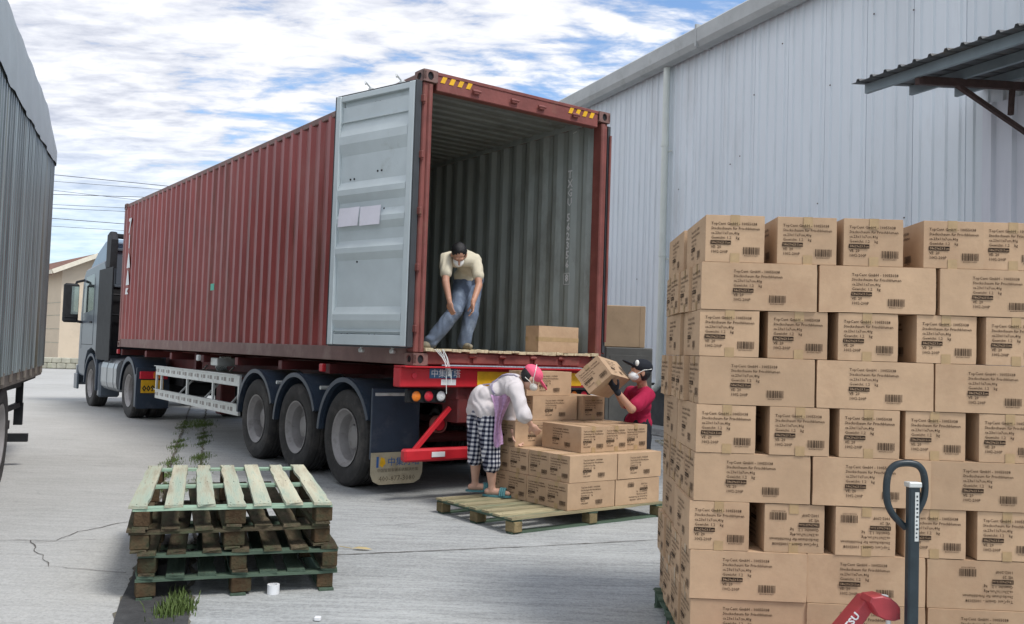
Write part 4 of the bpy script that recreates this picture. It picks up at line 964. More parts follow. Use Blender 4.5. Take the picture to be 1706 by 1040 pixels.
# -- stack of empty pallets, left foreground.  local x = slat direction (away), so place near-left corner
def pal_left(px_left, z, yawdeg, label, seed, mats, dx=0, rag=False, tilt=(0, 0)):
    a = R(yawdeg); ex = Vector((math.cos(a), math.sin(a))) # along near edge
    base = Vector((-2.10, 5.27)) + ex * dx
    # local x away from camera: rotate +90; local y then points to -ex, so start at near-right corner
    st = base + ex * PLY
    return make_pallet(label, (st.x, st.y, z), a + math.pi / 2, *mats, 'empty wooden pallets stacked in left foreground', seed, rag, tilt)
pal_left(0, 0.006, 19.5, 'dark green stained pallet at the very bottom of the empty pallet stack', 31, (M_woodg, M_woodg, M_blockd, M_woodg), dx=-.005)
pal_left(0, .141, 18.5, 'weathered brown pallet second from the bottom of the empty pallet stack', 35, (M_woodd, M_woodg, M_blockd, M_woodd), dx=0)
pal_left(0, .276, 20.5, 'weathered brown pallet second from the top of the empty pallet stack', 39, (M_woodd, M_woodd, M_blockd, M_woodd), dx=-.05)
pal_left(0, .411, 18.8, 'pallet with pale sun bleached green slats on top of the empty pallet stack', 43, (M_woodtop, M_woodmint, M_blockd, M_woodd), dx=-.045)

# -- middle pallet with half-built load
PY = R(37.3); pew = Vector((math.cos(PY), math.sin(PY))); ped = Vector((-math.sin(PY), math.cos(PY))); PB = Vector((.06, 7.505))
make_pallet('wooden pallet behind the trailer carrying the half loaded cartons and a woman', (PB.x, PB.y, .004), PY, M_wood, M_woodg, M_block, M_woodg, None, 51)
GP = 'cartons on the pallet behind the trailer'
def pc(ix, iy, z, orient, label, flip=False, dyaw=0):
    # ix,iy: lower-left corner in pallet coordinates; orient 'x': long side along pallet x
    w_, d_ = (LX, LY) if orient == 'x' else (LY, LX)
    p = PB + pew * (ix + w_ / 2) + ped * (iy + d_ / 2)
    return carton(p.x, p.y, z, PY + (0 if orient == 'x' else math.pi / 2) + R(dyaw), label, flip, GP)
random.seed(21)
z0 = .004 + PLH + .002
for L_ in (0, 1):
    z = z0 + L_ * .2355
    nm = ('bottom layer', 'second layer')[L_]
    for c_ in (0, 1):
        for r_ in range(4):
            if c_ == 1 and r_ in (1, 2): lab, grp = 'carton buried inside the half built pallet load, hidden behind its front row', 'buried'
            else:
                lab = 'carton in the %s of the half built pallet load, %s' % (nm, ('left column, ', 'right column, ')[c_] + ('front row', 'second row back', 'third row back', 'rearmost row')[r_])
            pc(.62 + c_ * .567 + (.02 if L_ else 0) + random.uniform(-.004, .004), .035 + r_ * .291 + random.uniform(-.004, .004), z, 'x', lab, flip=(L_ == 0 and c_ == 1 and r_ == 0), dyaw=random.uniform(-.6, .6))
z = z0 + 2 * .2355
pc(.895, .18, z, 'y', 'carton with its long side left, third layer of pallet load, left of the front pair', dyaw=-1)
pc(1.185, .19, z, 'y', 'narrow end facing carton in third layer of pallet load, right of the front pair', dyaw=-.5)
pc(1.475, .22, z, 'y', 'carton at the right rear of the third layer on the half built pallet load')
pc(.64, .83, z, 'x', 'carton in third layer of pallet load that the woman is gripping')
pc(1.225, .83, z, 'x', 'carton in third layer of pallet load, behind the front pair at the rear right')
z += .2355
pc(.865, .86, z, 'x', 'long carton in fourth layer of pallet load, directly below the topmost carton')
pc(1.455, .80, z, 'y', 'narrow end facing carton in fourth layer of pallet load, beside the red crossbeam')
z += .2355
pc(.80, .88, z, 'x', 'topmost carton of the half built pallet load, behind the pink cap')

# -- single carton in the container, lying on its side
P = cmat @ Vector((1.50, .12, .168))
M_ = cmat @ Matrix.Translation((1.90, .14 + LZ, .163 + LY / 2)) @ Matrix.Rotation(R(90), 4, 'X')
o = bpy.data.objects.new('carton', CART[0]); COL.objects.link(o); o.matrix_world = M_
tag(o, 'plain carton lying on its side on the container floor beside the right wall', 'carton'); link(TAPE, 'tape', o)

# -- tall stack on the right
SY = R(-2.0); ex = Vector((math.cos(SY), math.sin(SY))); ey = Vector((-math.sin(SY), math.cos(SY))); S0 = Vector((.905, 4.46))
sp_ = make_pallet('green stained pallet under the tall carton stack at right', (S0.x - .03 * 1, S0.y - .02, .002), SY, M_woodg, M_woodg, M_woodg, M_woodg, None, 61); sp_.scale = (1, 1, .73)
GS = 'cartons in the tall stack at right'
ordw = ['topmost', 'second', 'third', 'fourth', 'fifth', 'sixth', 'seventh', 'eighth', 'bottom']
colw5 = ['leftmost', 'second from left', 'middle', 'second from right', 'rightmost']
random.seed(33)
zb_ = PLH * .73 + .004; PIT = .2345
def sx_(px): return (px - 1156) / 340.0
shortx = {0: [1175, 1295, 1404, 1536, 1634], 2: [1170, 1282, 1397, 1524, 1637], 4: [1163, 1284, 1400, 1507, 1628], 6: [1157, 1278, 1393, 1509, 1626]}
longx = {1: [1163, 1357, 1553], 3: [1162, 1355, 1548], 5: [1158, 1352, 1541], 7: [1155, 1346, 1539], 8: [1157, 1346, 1540]}
def sc_(u, v, orient, row, label, flip, dy=None):
    w_, d_ = (LX, LY) if orient == 'x' else (LY, LX)
    p = S0 + ex * (u + w_ / 2) + ey * (v + d_ / 2); z = zb_ + (8 - row) * PIT
    a = SY + (0 if orient == 'x' else math.pi / 2) + R(random.uniform(-.7, .7) if dy is None else dy)
    return carton(p.x, p.y, z, a, label, flip, GS)
for row in range(9):
    rl_ = ordw[row]
    if row in shortx:
        for k, px in enumerate(shortx[row]):
            u = (px - shortx[row][0]) / 340 + (shortx[row][0] - 1160) / 340 * .8
            fl = (row == 6 and k in (1, 2))
            sc_(u, .0 + random.uniform(-.004, .008), 'y', row, 'carton in %s row of the tall stack, %s of five end facing cartons' % (rl_, colw5[k]) if not fl else 'upside down carton in %s row of the tall stack, %s of five' % (rl_, colw5[k]), fl, dy=random.uniform(-1.2, 1.2))
        # rear layer: two long cartons side-on at the left, ends behind
        sc_(.012 + random.uniform(-.008, .008), .585, 'y', row, 'carton in %s row of the tall stack, second from the front on its left side' % rl_, False)
        for k in range(1, 5):
            sc_(k * .345, .59, 'y', row, 'carton hidden at the back of the tall stack behind its front cartons', False)
    else:
        for k, px in enumerate(longx[row]):
            u = (px - 1156) / 338
            fl = (row == 7 and k == 2)
            sc_(u, random.uniform(-.006, .006), 'x', row, 'carton in %s row of the tall stack, %s of three side facing cartons' % (rl_, ['left', 'middle', 'right'][k]), fl)
        for r_ in range(1, 4):
            sc_(.0 + random.uniform(-.012, .015), r_ * .2915, 'x', row, 'carton in %s row of the tall stack, %s from the front on its left side' % (rl_, ['', 'second', 'third', 'fourth'][r_]), False)
            for k in ((1, 2) if r_ == 1 else ()): sc_(k * .587, r_ * .2915, 'x', row, 'carton hidden at the back of the tall stack behind its front cartons', False)

# ------------------------------------------------------------------ goods by the wall
q = at(1040, 640, 12.0)
mb = MB(); mb.box((0, 0, 1.60 / 2), (.62, .6, 1.60), .012); mb.box((0, -.302, .8), (.5, .01, 1.4), .004); o = mb.build('cabinet', M_cabin); o.location = (1.52, 12.15, 0); o.rotation_euler = (0, 0, R(4))
tag(o, 'dark grey steel cabinet standing between container and warehouse wall', 'cabinet')
mb = MB(); mb.box((0, 0, .28), (.56, .5, .56), .01); mb.box((.24, -.252, .28), (.06, .003, .55)); mb.box((0, 0, .562), (.54, .05, .004)); o = mb.build('large_carton', M_carto); o.location = (1.46, 12.15, 1.602); o.rotation_euler = (0, 0, R(3))
tag(o, 'large scuffed brown carton on top of the dark cabinet', 'carton')
mb = MB(); random.seed(12)
for k in range(70): 
    a = random.uniform(0, 3.1); s_ = random.uniform(.02, .09); px = random.uniform(0, 2.2); mb.box((px, random.uniform(-.3, .3), s_ * .2), (s_, s_ * .7, s_ * .5), .003, Matrix.Rotation(random.uniform(-.2, .2), 4, 'Z'))
o = mb.build('rubble', M_stone); o.location = (2.55, 16.2, .02); o.rotation_euler = (0, 0, math.atan2(WD.y, WD.x)); tag(o, 'scattered rubble lying at the foot of the warehouse wall', 'rubble', kind='stuff')

# ------------------------------------------------------------------ pallet jack
JK = thing('pallet_jack', 'red hand pallet jack with dark navy loop handle in front of tall stack', 'pallet jack', (1.72, 3.88, 0), R(8))
hb = at(1510, 1040, 3.92)
mb = MB(); c0 = at(1510, 805, 3.95) - Vector((1.72, 3.88, 0)); c1 = Vector((c0.x - .0, c0.y + .02, .42))
mb.box((c0.x - .002, 0, (c0.z + .38) / 2), (.05, .035, c0.z - .38), .006); jb = mb.build('handle_shaft', M_navy, JK)
mb = MB(); mb.box((c0.x - .002, 0, c0.z + .002), (.058, .045, .022), .003); mb.build('shaft_collar', M_alu, jb)
lp = []
lpx = [(1509, 880), (1500, 872), (1486, 856), (1478, 836), (1477, 808), (1481, 788), (1490, 777), (1502, 773), (1518, 773), (1530, 777), (1538, 788), (1541, 808), (1539, 830), (1530, 850), (1518, 868), (1511, 880)]
for i in range((len(lpx) - 1) * 4 + 1):
    t_ = i / 4; k = min(int(t_), len(lpx) - 2); f_ = t_ - k; P4 = [lpx[max(0, min(len(lpx) - 1, k + j))] for j in (-1, 0, 1, 2)]
    c_ = [.5 * (2 * P4[1][a] + (P4[2][a] - P4[0][a]) * f_ + (2 * P4[0][a] - 5 * P4[1][a] + 4 * P4[2][a] - P4[3][a]) * f_ ** 2 + (-P4[0][a] + 3 * P4[1][a] - 3 * P4[2][a] + P4[3][a]) * f_ ** 3) for a in (0, 1)]
    lp.append(Matrix.Rotation(-R(8), 3, 'Z') @ (at(c_[0], c_[1], 3.90) - Vector((1.72, 3.88, 0))))
mb = MB(); mb.tube(lp, .0148, 12)
mb.build('handle_loop', M_navy, JK)
mb = MB(); v1 = Matrix.Rotation(-R(8), 3, 'Z') @ (at(1522, 806, 3.92) - Vector((1.72, 3.88, 0))); v2 = Matrix.Rotation(-R(8), 3, 'Z') @ (at(1534, 828, 3.92) - Vector((1.72, 3.88, 0)))
mb.tube([v1, (v1 + v2) / 2 + Vector((.006, 0, .006)), v2], .004, 6); mb.build('release_lever', M_black, JK)
mb = MB(); sx0 = c0.x + .006
mb.box((sx0, -.0185, .86), (.018, .0015, .205)); st_ = mb.build('shaft_label', M_alu, jb)
mb = MB(); random.seed(4)
for k in range(11): mb.box((sx0 + random.uniform(-.002, .002), -.0197, .775 + k * .017), (random.uniform(.006, .011), .0008, random.uniform(.004, .009)))
mb.build('label_print', M_navy, st_)
# red pump body: knuckle, sloping frame arm with white lettering, cylinder
mb = MB(); 
pb = Matrix.Rotation(-R(8), 3, 'Z')
def jp(px, py, Y=3.95): return pb @ (at(px, py, Y) - Vector((1.72, 3.88, 0)))
a0 = jp(1470, 998); 
def jpoly(pts, Y0, th, name, m, par):
    P0 = [jp(x, y, Y0) for x, y in pts]; n = len(P0); c_ = sum(P0, Vector()) / n; mb = MB()
    fr_ = [p + (c_ - p).normalized() * .006 + Vector((0, -.006, 0)) for p in P0]; bk_ = [p + Vector((0, th, 0)) for p in P0]
    vs = fr_ + P0 + bk_
    mb.add(vs, [tuple(range(n)), tuple(range(2 * n, 3 * n))[::-1]] + [(r_ * n + i, r_ * n + (i + 1) % n, (r_ + 1) * n + (i + 1) % n, (r_ + 1) * n + i) for r_ in (0, 1) for i in range(n)])
    return mb.build(name, m, par)
ph = jpoly([(1452, 996), (1470, 994), (1484, 998), (1494, 1006), (1500, 1014), (1500, 1033), (1490, 1036), (1474, 1034), (1462, 1028), (1456, 1018), (1449, 1005)], 3.92, .08, 'pump_head', M_jred, JK)
jpoly([(1444, 998), (1452, 997), (1459, 1005), (1456, 1014), (1434, 1046), (1400, 1096), (1360, 1096), (1404, 1046)], 3.97, .08, 'frame_arm', M_jred, JK)
mb = MB(); v_ = jp(1471, 996, 3.96); mb.lathe([(.022, 0), (.022, .008), (0, .010)], 16, Matrix.Translation(v_) @ Matrix.Rotation(R(-90), 4, 'Y')); mb.build('filler_cap', M_white, JK)
ta = jp(1405, 1062, 3.958); tb_ = jp(1450, 1006, 3.958); dx_ = (tb_ - ta).normalized(); mb = MB(); place_text(mb, 'NTSU', face_M(ta, dx_, Vector((-dx_.z, 0, dx_.x))), .044, res=2, off=.0015, mono=1.05); mb.build('frame_lettering', M_white, JK)
mb = MB(); mb.tube([(c0.x - .07, .06, .47), (c0.x - .07, .06, .12)], .011, 10); mb.tube([(c0.x - .09, .12, .36), (c0.x - .09, .12, .1)], .04, 12); mb.build('pump_cylinder', M_alu, JK)
for sgn in (-1, 1):
    mb = MB(); Mx = Matrix.Translation((c0.x - .08 + sgn * .06, .03, .09)); mb.lathe([(0, -.025), (.085, -.025), (.09, -.02), (.09, .02), (.085, .025), (0, .025)], 20, Mx); mb.build('steer_wheel', M_black, JK)
for sgn in (-1, 1):
    mb = MB(); mb.bar((c0.x - .40 + sgn * .2, .15, .085), (c0.x - .40 + sgn * .2, 1.2, .06), .15, .05, bev=.01); mb.build('fork', M_jred, JK)
mb = MB(); mb.box((c0.x - .40, .12, .12), (.55, .12, .12), .01); mb.build('frame_base', M_jred, JK)

# ------------------------------------------------------------------ left truck (dropside with tarpaulin)
LA = math.atan2(-.925, .379)
LT = thing('tarpaulin_truck', 'high sided truck with ribbed metal side and grey tarpaulin at the left edge', 'truck', (-6.18, 12.0, 0), LA)
# local +x runs towards the camera along the visible side; the truck body lies on local -y ... (visible face at y=0)
LLEN = 6.6
rp_ = sheet_prof(.6, 4, .045, .045); rm = sheet_mesh('side_sheet', rp_, 1.12, 3.83, M_lsheet)
TW = 2.45
for i in range(int(LLEN / .6)): 
    o = link(rm, 'side_sheet', LT, (i * .6, 0, 0)); o.scale = (1, -1, 1)
mb = MB(); mb.box((LLEN / 2, -.03, 1.06), (LLEN, .09, .13), .008); mb.build('bottom_rail', M_lrail, LT)
for k in range(16):
    mb = MB(); mb.box((.25 + k * .6, .028, 1.09), (.05, .03, .12), .006); mb.build('latch', M_lrail, LT)
mb = MB(); mb.box((-.02, -TW / 2, 2.45), (.04, TW, 2.75)); mb.build('end_panel', M_lsheet, LT); mb = MB(); mb.box((LLEN + .02, -TW / 2, 2.45), (.04, TW, 2.75)); mb.build('end_panel', M_lsheet, LT)
mb = MB(); mb.box((LLEN / 2, -TW, 2.45), (LLEN, .04, 2.75)); mb.build('far_side', M_lsheet, LT)
mb = MB(); mb.box((LLEN / 2, -TW / 2, 1.0), (LLEN, TW - .1, .1)); mb.build('deck', M_black, LT)
# tarpaulin: cap over the top, lower hem in front of the sheets
mb = MB(); K = 40; rows = []
for i in range(K + 1):
    x = -.05 + (LLEN + .05) * i / K; tp = 4.06 + .30 * min(1, max(0, x) / 1.3) ** .6 + .012 * math.sin(x * 7)
    wv = .012 * math.sin(x * 9.0) + .008 * math.sin(x * 23)
    rows.append([(x, .06 + wv * .6, 3.79 - .13 * min(1, max(0, x) / 4.3) + .012 * math.sin(x * 5)), (x, .055 + wv, 3.95), (x, .03, tp - .06), (x, -.05, tp), (x, -TW / 2, tp + .12), (x, -TW - .02, tp), (x, -TW - .05, 3.8)])
nr = len(rows[0]); vs = sum(rows, []); fs = [(i * nr + j, i * nr + j + 1, (i + 1) * nr + j + 1, (i + 1) * nr + j) for i in range(K) for j in range(nr - 1)]
mb.add(vs, fs, 0, True); mb.add([rows[0][j] for j in range(nr)], [tuple(range(nr))]); mb.add([rows[-1][j] for j in range(nr)], [tuple(range(nr))]); mb.build('tarpaulin', M_tarp, LT)
# under-body
mb = MB(); 
for yy in (-.75, -1.7): mb.box((LLEN / 2, yy, .86), (LLEN, .08, .2))
mb.build('chassis', M_black, LT)
mb = MB(); mb.box((.25, -.2, .77), (.07, .08, .50)); mb.box((.25, -.2, .50), (.08, .10, .28)); mb.build('underrun_post', M_black, LT)
mb = MB(); mb.box((1.6, -.25, .6), (.08, .1, .75)); mb.build('underrun_post', M_black, LT)
for z_ in (.88, .62): 
    mb = MB(); mb.bar((.25, -.2, z_), (1.6, -.25, z_), .05, .06); mb.build('side_bar', M_black, LT)
mb = MB(); mb.box((1.6, -.25, .33), (.10, .6, .09)); mb.box((1.25, -.25, .42), (.7, .06, .1)); mb.build('step', M_black, LT)
for x_ in (3.35, 4.65): 
    o = wheel(LT, x_, -.02, .52, -1); o.rotation_euler = (0, 0, -math.pi / 2); o2 = wheel(LT, x_, -TW + .02, .52, 1); o2.rotation_euler = (0, 0, math.pi / 2)
mb = MB(); mb.tube([(3.35, -.2, .52), (3.35, -TW + .2, .52)], .07, 8); mb.tube([(4.65, -.2, .52), (4.65, -TW + .2, .52)], .07, 8); mb.build('axle', M_black, LT)

# ------------------------------------------------------------------ house, low wall, wires
hc = at(96, 600, 46)
HR = thing('house', 'beige single storey house with brown gabled roof beyond the trucks', 'house', (hc.x, hc.y, 0), R(-50))
HW, HD = 9.0, 3.0; he = 4.95; ha = 5.75
mb = MB(); mb.box((-HW / 2, HD / 2, he / 2), (HW, HD, he)); mb.add([(-.001, 0, he), (-.001, HD, he), (-.001, HD / 2, ha), (-HW, 0, he), (-HW, HD, he), (-HW, HD / 2, ha)], [(0, 1, 2), (3, 5, 4), (0, 2, 5, 3), (1, 4, 5, 2)]); mb.build('wall', M_house, HR)
for z_ in (1.2, 1.9, 2.6, 3.3): 
    mb = MB(); mb.box((-HW / 2, -.004, z_), (HW, .02, .03)); mb.build('render_groove', M_stone, HR)
mb = MB(); t = .12; ov = .6
for sg in (0, 1):
    y0 = -ov if sg == 0 else HD + ov; zed = he - (ha - he) / (HD / 2) * ov
    mb.add([(ov, y0, zed), (ov, HD / 2, ha + .02), (-HW - ov, HD / 2, ha + .02), (-HW - ov, y0, zed), (ov, y0, zed + t), (ov, HD / 2, ha + .02 + t), (-HW - ov, HD / 2, ha + .02 + t), (-HW - ov, y0, zed + t)], [(0, 1, 2, 3), (7, 6, 5, 4), (0, 4, 5, 1), (3, 2, 6, 7), (0, 3, 7, 4)])
mb.build('roof', M_roof, HR)
mb = MB(); mb.bar((ov + .02, -ov, he - .16), (ov + .02, HD / 2, ha + .04), .06, .22); mb.bar((ov + .02, HD / 2, ha + .04), (ov + .02, HD + ov, he - .16), .06, .22); mb.bar((ov, -ov - .02, he - .17), (-HW - ov, -ov - .02, he - .17), .06, .2); mb.build('fascia', M_trim, HR)
mb = MB(); mb.box((.01, 1.7, 2.5), (.06, .8, 1.2), .01); w_ = mb.build('window', M_white, HR); mb = MB(); mb.box((.045, 1.7, 2.5), (.01, .65, 1.05)); mb.build('pane', M_glass, w_)
lw = thing('low_wall', 'low mossy stone wall in front of the beige house', 'wall', (at(60, 605, 43).x, 43, 0), R(8))
random.seed(15)
for r_ in range(2):
    for k in range(24):
        mb = MB(); mb.box((k * .42 - .5 + r_ * .2, 0, .13 + r_ * .26), (.41, .4, .25), .03); mb.build('stone', M_stone, lw)
plA = at(-60, 250, 55); plB = at(420, 330, 62)
def pole(x, y, lab):
    mb = MB(); mb.tube([(0, 0, 0), (0, 0, 14.5)], [.19, .12], 12); o = thing('utility_pole', lab, 'utility pole', (x, y, 0)); mb.build('shaft', M_pole, o)
    for z_ in (10.2, 11.6, 13.0, 14.0): mb = MB(); mb.box((0, 0, z_), (1.8, .08, .08)); mb.build('crossarm', M_rust, o)
pole(-33.5, 55, 'concrete utility pole hidden behind the tarpaulin truck'); pole(-9.5, 64, 'concrete utility pole hidden behind the container')
wires = [(290, 303, 57), (301, 311, 57.5), (316, 331, 58), (323, 327, 58), (340, 346, 57), (346, 352, 57.3), (363, 373, 58), (376, 384, 58)]
for k, (ya, yb, Y_) in enumerate(wires):
    a = at(85, ya, Y_ - 1); b = at(215, yb if k > 2 else yb, Y_ + 1.3); d = (b - a); A0 = a - d * 1.4; B0 = b + d * 3.2
    pts = [A0.lerp(B0, t / 10) for t in range(11)]
    mb = MB(); mb.tube(pts, .014 + .006 * (k % 3 == 0), 5)
    tag(mb.build('power_line', M_wire), ['topmost', 'second', 'third', 'fourth', 'fifth', 'sixth', 'seventh', 'lowest'][k] + ' power line from the top crossing the sky above the truck cab', 'power line', 'power lines above the truck cab')

# small things on the ground
mb = MB(); mb.lathe([(.022, 0), (.036, 0), (.036, .055), (.022, .055), (.022, 0)], 24, Matrix.Rotation(R(-90), 4, 'Y')); o = mb.build('tape_roll', M_white)
gx, gy = g(455, 991); o.location = (gx, gy, .0045); tag(o, 'small white tape roll standing on the concrete by the pallets', 'tape roll')
o = MB().box((0, 0, .012), (.035, .03, .022), .004).build('paper_scrap', M_white); gx, gy = g(529, 1037); o.location = (gx, gy, .006); tag(o, 'tiny white paper scrap on concrete at the bottom edge', 'paper scrap')
mb = MB(); mb.add([(0, 0, .01), (.05, .02, .022), (.11, .012, .02), (.16, 0, .008), (.11, -.022, .012), (.05, -.02, .015)], [(0, 1, 5), (1, 2, 4, 5), (2, 3, 4)]); mb.tube([(0, 0, .012), (-.09, .02, .02)], .003, 5)
o = mb.build('dry_leaf', M_leaf, fix=False); gx, gy = g(585, 918); o.location = (gx, gy, .004); tag(o, 'dry brown leaf on the concrete right of the empty pallets', 'leaf')
# ------------------------------------------------------------------ people
def cap_geo(mb, p0, p1, r0, r1, n=14):
    p0, p1 = Vector(p0), Vector(p1); d = p1 - p0; L_ = d.length
    if L_ < 1e-4: d = Vector((0, 0, 1)); L_ = 1e-4
    t = d.normalized(); pts = []; rs = []
    for k in range(5):
        a = -math.pi / 2 + (math.pi / 2) * k / 5; pts.append(p0 + t * (math.sin(a) * r0)); rs.append(max(1e-4, math.cos(a) * r0))
    pts.append(p0); rs.append(r0); pts.append(p1); rs.append(r1)
    for k in range(1, 6):
        a = (math.pi / 2) * k / 5; pts.append(p1 + t * (math.sin(a) * r1)); rs.append(max(1e-4, math.cos(a) * r1))
    mb.tube(pts, rs, n)
def ell_geo(mb, c, rad, rot=None, n=16):
    vs = []; fs = []; m = n // 2
    for i in range(m + 1):
        a = math.pi * i / m
        for j in range(n): b = 2 * math.pi * j / n; vs.append((math.sin(a) * math.cos(b) * rad[0], math.sin(a) * math.sin(b) * rad[1], math.cos(a) * rad[2]))
    for i in range(m):
        for j in range(n): fs.append((i * n + j, i * n + (j + 1) % n, (i + 1) * n + (j + 1) % n, (i + 1) * n + j)[::-1])
    M_ = Matrix.Translation(c) @ (rot.to_4x4() if rot is not None else Matrix.Identity(4)); mb.add(vs, fs, 0, True, M_)
def remesh(mb, name, m, parent, voxel=.008, smooth=4, fold=0, fscale=9, seed=0, stretch=(1, 1, 1)):
    me = bpy.data.meshes.new('tmp'); me.from_pydata(mb.v, [], mb.f)
    bm = bmesh.new(); bm.from_mesh(me); bmesh.ops.remove_doubles(bm, verts=bm.verts, dist=1e-5); bmesh.ops.recalc_face_normals(bm, faces=bm.faces); bm.to_mesh(me); bm.free()
    o = bpy.data.objects.new('tmp', me); COL.objects.link(o)
    r_ = o.modifiers.new('r', 'REMESH'); r_.mode = 'VOXEL'; r_.voxel_size = voxel; r_.adaptivity = 0
    s_ = o.modifiers.new('s', 'SMOOTH'); s_.factor = .5; s_.iterations = smooth
    dg = bpy.context.evaluated_depsgraph_get(); out_ = bpy.data.meshes.new_from_object(o.evaluated_get(dg)); bpy.data.objects.remove(o)
    out_.materials.clear(); out_.materials.append(m)
    if fold:
        nrm = [v.normal.copy() for v in out_.vertices]
        rg_ = random.Random(seed); ax = [Vector((rg_.uniform(-1, 1), rg_.uniform(-1, 1), rg_.uniform(-.2, .5))).normalized() for _ in range(3)]
        for v, nn in zip(out_.vertices, nrm):
            p = Vector((v.co.x * stretch[0], v.co.y * stretch[1], v.co.z * stretch[2])) * fscale + Vector((seed, seed * .7, 0))
            w1 = noise.noise(p * .55) * 2.2; f_ = .55 * noise.noise(p * .8)
            for k_, a_ in enumerate(ax): f_ += .38 * math.sin(v.co.dot(a_) * (38 + 17 * k_) + w1 * (2.4 + k_)) * max(0, .35 + noise.noise(p * .7 + Vector((k_ * 9, 0, 0))))
            v.co += nn * (fold * f_)
    out_.polygons.foreach_set('use_smooth', [True] * len(out_.polygons)); out_.update(); out_.name = name
    return link(out_, name, parent)
def frame(fwd, up):
    f_ = Vector(fwd).normalized(); u_ = Vector(up); s_ = f_.cross(u_).normalized(); u_ = s_.cross(f_)
    return Matrix(((s_.x, f_.x, u_.x), (s_.y, f_.y, u_.y), (s_.z, f_.z, u_.z)))   # x right, y forward, z up
def head_geo(mb, c, F_, s=1.0):
    def P_(x, y, z): return Vector(c) + F_ @ (Vector((x, y, z)) * s)
    ell_geo(mb, P_(0, -.012, .03), (.073 * s, .092 * s, .088 * s), F_); ell_geo(mb, P_(0, .022, -.03), (.056 * s, .064 * s, .072 * s), F_)
    ell_geo(mb, P_(0, .052, -.078), (.026 * s, .026 * s, .022 * s), F_); cap_geo(mb, P_(0, .084, .012), P_(0, .104, -.024), .008 * s, .014 * s, 8)
    cap_geo(mb, P_(-.03, .078, .03), P_(.03, .078, .03), .012 * s, .012 * s, 8)
    for sx in (-1, 1):
        ell_geo(mb, P_(sx * .03, .066, .012), (.013 * s, .01 * s, .009 * s), F_, 8); ell_geo(mb, P_(sx * .074, -.005, -.004), (.010 * s, .020 * s, .032 * s), F_, 10)
    cap_geo(mb, P_(-.018, .082, -.052), P_(.018, .082, -.052), .009 * s, .009 * s, 8)
def hand_geo(mb, wr, dirv, palm_n, thumb_side, curl=.5, s=1.0):
    # wr: wrist, dirv: finger direction, palm_n: normal out of the palm
    d = Vector(dirv).normalized(); n_ = Vector(palm_n); n_ = (n_ - d * n_.dot(d)).normalized(); t = d.cross(n_) * thumb_side
    wr = Vector(wr); rot = Matrix(((t.x, d.x, n_.x), (t.y, d.y, n_.y), (t.z, d.z, n_.z)))
    ell_geo(mb, wr + d * .048 * s, (.041 * s, .052 * s, .017 * s), rot, 12); cap_geo(mb, wr - d * .02, wr + d * .02, .026 * s, .026 * s, 10)
    for k, (off, ln) in enumerate(((.030, .070), (.010, .078), (-.010, .072), (-.029, .056))):
        b = wr + d * .085 * s + t * off * s; dd = (d + t * off * 3).normalized(); p = b; r_ = .0092 * s
        for j, f_ in enumerate((.45, .32, .23)):
            a = curl * (j + .6) * .9; dv = (dd * math.cos(a) + n_ * math.sin(a)).normalized(); q_ = p + dv * ln * s * f_; cap_geo(mb, p, q_, r_, r_ * .92, 8); p = q_; r_ *= .92
    b = wr + d * .025 * s + t * .034 * s; p1 = b + (t * .8 + d * .75 + n_ * .45).normalized() * .04 * s; p2 = p1 + (d + n_ * .55 + t * .2).normalized() * .03 * s
    cap_geo(mb, b, p1, .014 * s, .011 * s, 8); cap_geo(mb, p1, p2, .011 * s, .009 * s, 8)
def torso_geo(mb, pel, neck, shL, shR, hipL, hipR, k=1.0, belly=1.0):
    pel, neck, shL, shR, hipL, hipR = map(Vector, (pel, neck, shL, shR, hipL, hipR)); ch = pel.lerp(neck, .68)
    up = (neck - pel).normalized(); rt = (shR - shL).normalized(); fw = up.cross(rt).normalized() * -1
    rot = Matrix(((rt.x, fw.x, up.x), (rt.y, fw.y, up.y), (rt.z, fw.z, up.z))); L_ = (neck - pel).length
    ell_geo(mb, ch, (.155 * k, .108 * k, L_ * .36), rot); ell_geo(mb, pel.lerp(neck, .32), (.135 * k * belly, .10 * k * belly, L_ * .34), rot); ell_geo(mb, pel, (.155 * k, .115 * k, .13), rot)
    for s_ in (shL, shR): cap_geo(mb, ch.lerp(neck, .62), s_, .075 * k, .062 * k)
    cap_geo(mb, shL.lerp(ch, .35), shR.lerp(ch, .35), .085 * k, .085 * k)
    for h in (hipL, hipR): cap_geo(mb, pel, h, .11 * k, .10 * k)
def shoe_geo(mb, an, toe, r=.04):
    an, toe = Vector(an), Vector(toe); d = (toe - an); d.z = 0; d.normalize(); base = Vector((an.x, an.y, toe.z))
    cap_geo(mb, base - d * .045, base + d * .10, .036, .040); cap_geo(mb, base + d * .10, base + d * .165, .038, .026); cap_geo(mb, an, base + Vector((0, 0, .02)), .038, .042)
def band(name, mb_pts, r, m, parent): mb = MB(); mb.tube(mb_pts, r, 6); return mb.build(name, m, parent)
def snap(o, pts, off=.005):
    res = []
    for p in pts:
        ok, l_, n_, _ = o.closest_point_on_mesh(Vector(p)); res.append(l_ + n_ * off)
    return res
def dens(pts, k=5):
    r_ = []
    for a, b_ in zip(pts[:-1], pts[1:]):
        for i in range(k): r_.append(Vector(a).lerp(Vector(b_), i / k))
    return r_ + [Vector(pts[-1])]
def mask_geo(mb, c, F_, s=1.0):
    ell_geo(mb, Vector(c) + F_ @ (Vector((0, .045, -.04)) * s), (.057 * s, .074 * s, .047 * s), F_)

